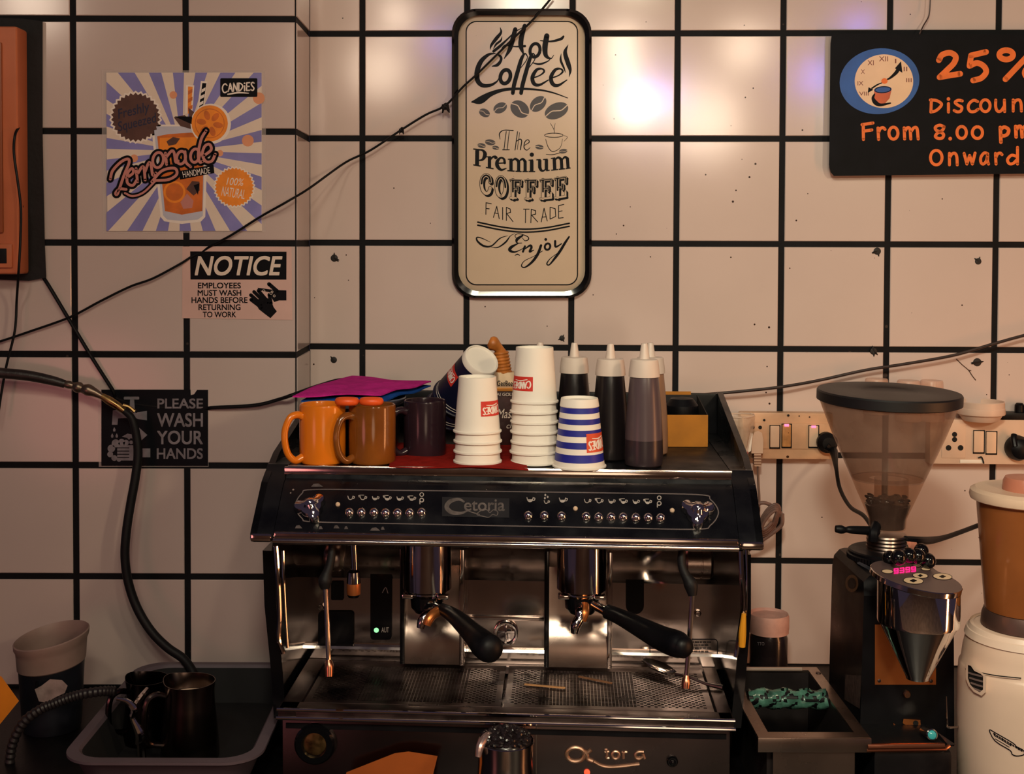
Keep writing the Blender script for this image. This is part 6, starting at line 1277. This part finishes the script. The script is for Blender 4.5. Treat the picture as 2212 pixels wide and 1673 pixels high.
m = MB(); zs0 = gz(1034, HY); m.lathe([(72*m_per_px(HY),zs0),(76*m_per_px(HY),zs0+.0008),(40*m_per_px(HY),zs0+.001),(40*m_per_px(HY),zs0-.001),(72*m_per_px(HY),zs0)], 48, 0, Matrix.Translation((hc, HY, 0)))
m.lathe([(36*m_per_px(HY),gz(1110,HY)),(36*m_per_px(HY),zs0)], 32, 0, Matrix.Translation((hc+.006, HY, 0))); m.part('inner_funnel', [HOP2], hp)
m = MB(); zbn = gz(1090, HY); m.lathe([(0,gz(1140,HY)),(36*m_per_px(HY),gz(1140,HY)),(38*m_per_px(HY),gz(1120,HY)),(48*m_per_px(HY),zbn),(30*m_per_px(HY),zbn+.006),(0,zbn+.004)], 40, 0, Matrix.Translation((hc, HY, 0)))
rnd = random.Random(8)
for k in range(70):
    a, rr = rnd.uniform(0, 6.28), math.sqrt(rnd.random())*44*m_per_px(HY); m.lathe([(0,-.003),(.003,-.0015),(.0042,0),(.003,.0015),(0,.003)], 7, 0, orient((hc+rr*math.cos(a), HY+rr*math.sin(a), zbn+.004+rnd.uniform(0,.008)), (rnd.uniform(-1,1), rnd.uniform(-1,1), 1)) @ Matrix.Diagonal((1.4,1,1,1)))
o = m.part('beans', [BEAN], t, label='dark beans in the hopper throat'); o['kind'] = 'stuff'
m = MB(); rl = 152*m_per_px(HY); mx = Matrix.Translation((hc, HY, zL-.006)) @ Matrix.Rotation(math.radians(1.0), 4, 'Y') @ Matrix.Rotation(math.radians(1.5), 4, 'X'); m.lathe([(0,.0005),(rl*.96,.0),(rl,.002),(rl,.016),(rl*.985,.0185),(rl*.4,.0195),(rl*.38,.0185),(0,.0185)], 72, 0, mx); m.part('hopper_lid', [pm('lid_black', K(13,12,15), .5, var=.2, scale=20)], t, label='flat black lid')
m = MB(); ly = cy-.035; m.tube([tuple(P(1805,1143,ly)), tuple(P(1815,1144,ly)), tuple(P(1822,1145,ly)), tuple(P(1828,1145,ly)), tuple(P(1840,1145,ly)), tuple(P(1895,1148,ly+.02))], [.0055,.0068,.006,.0045,.0062,.0075], 12); m.part('lever', [BLACK], t, label='black lever')
m = MB(); m.tube([tuple(P(1896,1130,cy-.01)), tuple(P(1888,1150,cy-.03)), tuple(P(1886,1168,cy-.03))], .008, 10); m.part('clamp', [BLACK], t)
# doser drum, cone, display disc
dY = 1.80; dxp = 1984; dc = P(dxp, 1290, dY).x; R = 87*m_per_px(dY)
up = Vector((.15, -.075, .985)).normalized(); ctr = P(1979, 1246, dY); Rx = 97*m_per_px(dY)
zm_, zbt = P(dxp,1372,dY-R).z, P(dxp,1468,dY-R*.25).z; n = 64; vs, fs = [], []
topz = lambda x, y: ctr.z-.0095-(up.x*(x-ctr.x)+up.y*(y-ctr.y))/up.z
for k in range(3):
    for i in range(n):
        a = 2*PI*i/n; rr = R*(1, 1, .985)[k]; x, y = dc+rr*math.cos(a), dY+rr*math.sin(a); vs.append((x, y, (topz(x, y), zm_+.004, zm_)[k]))
for k in range(2): fs += [(k*n+i, k*n+(i+1) % n, (k+1)*n+(i+1) % n, (k+1)*n+i) for i in range(n)]
T = Matrix.Translation((dc, dY, 0)); m = MB(); m.add(vs, fs); m.lathe([(R*.97,zm_),(R*.95,zm_-.001),(R*.30,zbt),(R*.28,zbt-.004),(0,zbt-.004)], 40, 0, T); m.part('doser', [CHROME], t, label='chrome doser drum and cone', sharp=22)
mx = orient(ctr, up, (1, 0, 0)); m = MB(); m.lathe([(0,-.009),(Rx*.97,-.009),(Rx,-.0075),(Rx,-.001),(Rx*.985,0),(0,0)], 64, 0, mx, mis=[0,0,0,0,1]); disc = m.part('display_disc', [STEELP, pm('display_grey', K(84,70,70), .35, var=.1)], t, label='tilted grey display disc')
dp = lambda x, y, l: hit(x, y, ctr+up*(.0004+l*.0003), up)
m = MB()
for x, y, rx, ry in ((1917,1235,11.5,4),(1980,1222,9,3),(2000,1229.5,9.5,3.2),(1988,1244,16,5.2),(2036,1246,20,6.4),(1973,1255,21,6.6)):
    m.poly(ellipse(x, y, rx+1.5, ry+1, 4, 24), dp, 1, .2); m.poly(ellipse(x, y, rx, ry, 4, 24), dp, 0, .8)
    if rx > 15:
        m.poly(ellipse(x, y, rx*.22, ry*.55, 0, 10), dp, 1, 1.4); m.poly(ellipse(x, y, rx*.38, ry*.28, 0, 10), dp, 1, 1.4)
m.part('key_button', [pm('cream_key', K(220,196,162), .4), BLACK], disc)
m = MB(); 
for k in range(4):
    x = 1932+k*12.5; y = 1234-k*1.3
    m.line([(x,y-4.5),(x+8,y-5.2)], dp, 0, .6, 2.4); m.line([(x,y+.3),(x+8,y-.3)], dp, 0, .6, 2.4); m.line([(x,y+4.8),(x+8,y+4.2)], dp, 0, .6, 2.4)
    if k != 1: m.line([(x,y-4.5),(x,y)], dp, 0, .6, 2.4)
    m.line([(x+8,y-5),(x+8,y+4)], dp, 0, .6, 2.4)
m.part('led_digits', [pm('pink_led', K(255,20,110), .3, emit=(1, .01, .2), estr=1.3)], disc, label='glowing pink digits')
m = MB(); m.prism([(1850,1217),(1856,1214),(1886,1228),(1882,1235)], 1.835, 1.837, 0, None, lambda x, y, h: P(x, y, h)); m.part('hinge_tab', [pm('dull_tab', K(60,62,70), .4, .6)], t)
m = MB(); ybk = yf-.0025; cp = [(1890,1350),(2022,1350),(2022,1480),(1890,1480)]; m.prism(cp, ybk, yf-.0002, 0, None, lambda x, y, h: P(x, y, h)); m.part('copper_plate', [COPPER], t, label='orange copper-coloured plate')
for x, y in ((1899,1471),(2011,1472)):
    m = MB(); m.lathe([(.0028,0),(.0028,.001),(.0012,.0016),(0,.0016)], 10, 0, orient(P(x, y, ybk), (0, -1, 0))); m.part('screw', [STEELD], t)
m = MB(); m.lathe([(.006,-.001),(.006,.003),(.0045,.005),(0,.0054)], 20, 0, orient(P(1958, 1500, yf), (0, -1, 0))); m.part('knob_screw', [pm('dull_brass_screw', K(180,140,110), .3, 1)], t)
m = MB(); m.prism([(1952,1554),(1988,1556),(1989,1572),(1964,1572),(1950,1563)], yf-.0022, yf-.0002, 0, None, lambda x, y, h: P(x, y, h)); m.prism([(1930,1563),(1940,1571),(1931,1571)], yf-.0022, yf-.0002, 0, None, lambda x, y, h: P(x, y, h)); m.lathe([(.0042,0),(.0042,.0006),(0,.0006)], 14, 1, orient(P(1978,1563,yf-.0022),(0,-1,0))); m.part('copper_tab', [COPPER, HOLE], t)
m = MB(); lp = P(2013, 1588, 1.84); m.lathe([(.0085,-.03),(.0085,.001),(.0068,.002),(.0066,.0)], 24, 0, orient(lp, (0,-1,.25))); rg = m.part('lamp_bezel', [STEELP], t)
m = MB(); m.lathe([(.0066,-.002),(.006,.0015),(.003,.0035),(0,.004)], 22, 0, orient(lp, (0,-1,.25))); m.part('teal_lamp', [pm('teal_lamp', K(60,150,150), .15, emit=K(60,170,160), estr=.22)], rg, label='glowing teal pilot lamp')
m = MB(); m.tube([tuple(P(2044,1505,1.86)), tuple(P(2046,1560,1.86)), tuple(P(2048,1572,1.86)), tuple(P(2072,1570,1.86)), tuple(P(2078,1562,1.86))], [.0008,.0012,.002,.0012,.0012], 6); m.part('cup_holder', [STEELP], t)
m = MB(); m.prism([(2024,1582),(2036,1590),(2066,1610),(2048,1610)], 1.81, 1.812, 0, None, lambda x, y, h: P(x, y, h)); m.part('holder_arm', [STEELD], t)
m = MB(); m.prism([(1826,1458),(1861,1460),(1857,1532),(1824,1512)], .0002, .0012, 0, None, side); m.part('rating_label', [pm('worn_label', K(70,56,52), .5, var=.5, scale=120)], t, label='worn rating sticker')
m = MB(); m.poly(ellipse(1840,1261,14,19,0,24), lambda x, y, l: side(x, y, .0012), 0, 0); m.poly(ellipse(1840,1261,9,12,0,24), lambda x, y, l: side(x, y, .0016), 1, 0); m.part('round_emblem', [pm('faded_gold', K(92,60,32), .4, var=.4, scale=200), BLACK], t)
m = MB(); ky = cy-.02; m.tube([tuple(P(x, y, k_)) for x, y, k_ in ((1955,1166,ky),(1985,1168,2.0),(2010,1168,2.05),(2040,1162,2.1),(2075,1150,2.15),(2112,1136,2.2),(2180,1110,2.25))], [.006,.0062,.0062,.0046,.0042,.0042,.0042], 10); m.part('power_cable', [CB], t)
m = MB(); m.tube([tuple(W(1784,962,.05)), tuple(W(1800,975,.055)), tuple(P(1806,1010,2.33)), tuple(P(1814,1055,2.28)), tuple(P(1836,1095,2.2)), tuple(P(1866,1115,2.1)), tuple(P(1890,1150,2.02))], [.010,.0085,.004,.0036,.0036,.0036,.0036], 10); m.lathe([(.02,0),(.02,.014),(.012,.024),(0,.025)], 22, 0, orient(W(1784,955,.0322), BN)); m.solo('grinder_lead', [CB], 'black plug and lead from the grimy strip down behind the grinder hopper', 'cord')
# beaded bracelet lying behind the disc
bt_ = thing('bead_bracelet', 'string of glossy black beads lying on the grinder behind its display disc', 'bracelet', P(1972, 1210, 1.85))
for k, (x, y, Y, r) in enumerate(((1941,1205,1.815,.0115),(1963,1200,1.83,.0112),(1982,1202,1.84,.0115),(2004,1212,1.85,.0120),(1922,1206,1.85,.011),(1990,1190,1.87,.011))):
    m = MB(); m.lathe([(r*math.sin(q*PI/10), -r*math.cos(q*PI/10)) for q in range(11)], 20, 0, Matrix.Translation(P(x, y, Y))); m.part('bead', [BLACKG], bt_)
m = MB(); m.prism([(1958,1170),(1980,1172),(1984,1186),(1966,1190)], 1.888, 1.900, 0, None, lambda x, y, h: P(x, y, h)); m.solo('paper_wad', [pm('pinkish_paper', K(190,120,96), .7, var=.3, scale=120)], 'crumpled pinkish paper wad beside the steel ring of the grinder', 'paper')

# ------------------------------------------------------------------ blender
BY = 1.85; bxp = 2216; bx = P(bxp, 1300, BY).x; M_ = m_per_px(BY); z_ = lambda py, d=0: P(bxp, py, BY-d).z
t = thing('blender', 'white blender with an amber jar at the right edge of the frame', 'blender', (bx, BY, CZT+.0005)); T = Matrix.Translation((bx, BY, 0))
BW_ = pm('blender_white', K(226,200,180), .35, var=.05, scale=10, spec=.45)
r = lambda px: px*M_
m = MB(); m.lathe([(0,CZT+.001),(r(132),CZT+.001),(r(136),CZT+.006),(r(137),z_(1610)),(r(139),z_(1540)),(r(138),z_(1470)),(r(136),z_(1440)),(r(134),z_(1437)),(r(132),z_(1434)),(r(128),z_(1405)),(r(120),z_(1370)),(r(112),z_(1358)),(r(104),z_(1354)),(0,z_(1354))], 72, 0, T); m.part('motor_base', [BW_], t, label='white rounded motor base')
m = MB(); n = 96; vs, fs = [], []
for k, (rr, py) in enumerate(((104,1354),(118,1362),(123,1376),(112,1352))):
    for i in range(n*2): a = 2*PI*i/(n*2); f = 1.006 if i % 2 and k in (1, 2) else 1; vs.append((bx+r(rr+2)*f*math.cos(a), BY+r(rr+2)*f*math.sin(a), z_(py)))
N2 = n*2
for k in range(3): fs += [(k*N2+i, k*N2+(i+1) % N2, (k+1)*N2+(i+1) % N2, (k+1)*N2+i) for i in range(N2)]
m.add(vs, fs); m.part('shoulder_ring', [pm('shoulder_white', K(236,214,196), .35, var=.04)], t)
m = MB(); m.lathe([(0,z_(1352)),(r(92),z_(1352)),(r(90),z_(1330)),(r(86),z_(1318)),(0,z_(1318))], 48, 0, T); m.part('jar_collar', [pm('dull_collar', K(96,74,68), .4, .5, var=.2)], t, label='dark metal collar')
AMB = pm('amber_plastic', K(164,98,52), .22, var=.2, scale=9, trans=.25, spec=.5, specks=(60,.1,8,.07), speck_col=K(70,40,20)); 
m = MB(); m.lathe([(0,z_(1317)),(r(84),z_(1317)),(r(86),z_(1300)),(r(96),z_(1180)),(r(103),z_(1100)),(r(104),z_(1082)),(r(100),z_(1082)),(r(80),z_(1300)),(0,z_(1305))], 56, 0, T); m.part('blender_jar', [AMB], t, label='amber tinted jar')
m = MB(); m.lathe([(0,z_(1083)),(r(110),z_(1083)),(r(117),z_(1080)),(r(119),z_(1072)),(r(117),z_(1062)),(r(106),z_(1056)),(r(92),z_(1058)),(0,z_(1060))], 56, 0, T); m.part('lid', [pm('cream_lid', K(226,196,170), .4, var=.06, scale=20)], t, label='cream lid')
m = MB(); m.lathe([(0,z_(1060)),(r(52),z_(1060)),(r(50),z_(1040)),(r(46),z_(1032)),(r(30),z_(1030)),(0,z_(1030))], 32, 0, T); m.part('lid_plug', [pm('pink_plug', K(206,132,106), .35, var=.1, alpha=.85)], t, label='pinkish stopper')
def on_base(x, y, off):
    """point on the round base under a pixel"""
    d = ray(x, y); o = CAM-Vector((bx, BY, 0)); R = r(137.6)+off; a_ = d.x*d.x+d.y*d.y; b_ = 2*(o.x*d.x+o.y*d.y); c_ = o.x*o.x+o.y*o.y-R*R; ds = b_*b_-4*a_*c_
    return CAM+d*((-b_-math.sqrt(max(ds, 0)))/(2*a_))
ab = lambda x, y, l: on_base(x, y, .0012+l*.0004)
m = MB(); pts = [(2086,1430),(2094,1432),(2104,1446),(2122,1454),(2129,1460),(2129,1496),(2120,1504),(2104,1496),(2092,1482),(2086,1466)]
n = len(pts); vs = [on_base(x, y, .0004) for x, y in pts]+[on_base(x, y, .006) for x, y in pts]; cxm, cym = sum(p[0] for p in pts)/n, sum(p[1] for p in pts)/n
inn = [((x-cxm)*.76+cxm, (y-cym)*.80+cym) for x, y in pts]; vs += [on_base(x, y, .006) for x, y in inn]+[on_base(x, y, .002) for x, y in inn]
m.add(vs, [(k*n+i, k*n+(i+1) % n, (k+1)*n+(i+1) % n, (k+1)*n+i) for k in range(3) for i in range(n)]); m.part('vent_frame', [BW_], t, sharp=20)
m = MB(); m.add([on_base(x, y, .0022) for x, y in inn], [tuple(range(n))]); 
for k in range(4):
    y = 1458+k*11; m.stroke([(2092+k*3,y-4),(2105+k*2,y),(2122,y+4)], lambda x, yy, l: on_base(x, yy, .0034), 1, 0, 4.0)
m.part('vent_grille', [HOLE, pm('vent_slat', K(120,104,100), .5)], t, label='dark slotted vent')
m = MB(); kn = [(2137,1578),(2150,1584),(2188,1606),(2196,1614),(2208,1620),(2213,1626),(2210,1632),(2196,1634),(2186,1630),(2182,1622),(2150,1602)]
m.stroke(kn, ab, 0, .3, 2.2, closed=True, seg=3)
for a_, b_ in (((2148,1590),(2184,1612)),((2150,1597),(2180,1615))): m.stroke([a_, b_], ab, 0, .3, 1.6, smooth=False)
random.seed(5)
for q in range(11):
    u = q/10; x, y = 2147+58*u, 1587+35*u; m.stroke([(x, y-1), (x+2.6, y+1.4)], ab, 0, .4, 2.6 if q % 3 else 3.4, smooth=False)
m.part('knife_logo', [INK], t, label='knife-shaped black logo')
m = MB(); m.stroke([(2086,1446),(2110,1452),(2150,1460),(2205,1466)], lambda x, y, l: on_base(x, y, .0006), 0, 0, 2.4); m.part('seam_line', [HOLE], t)
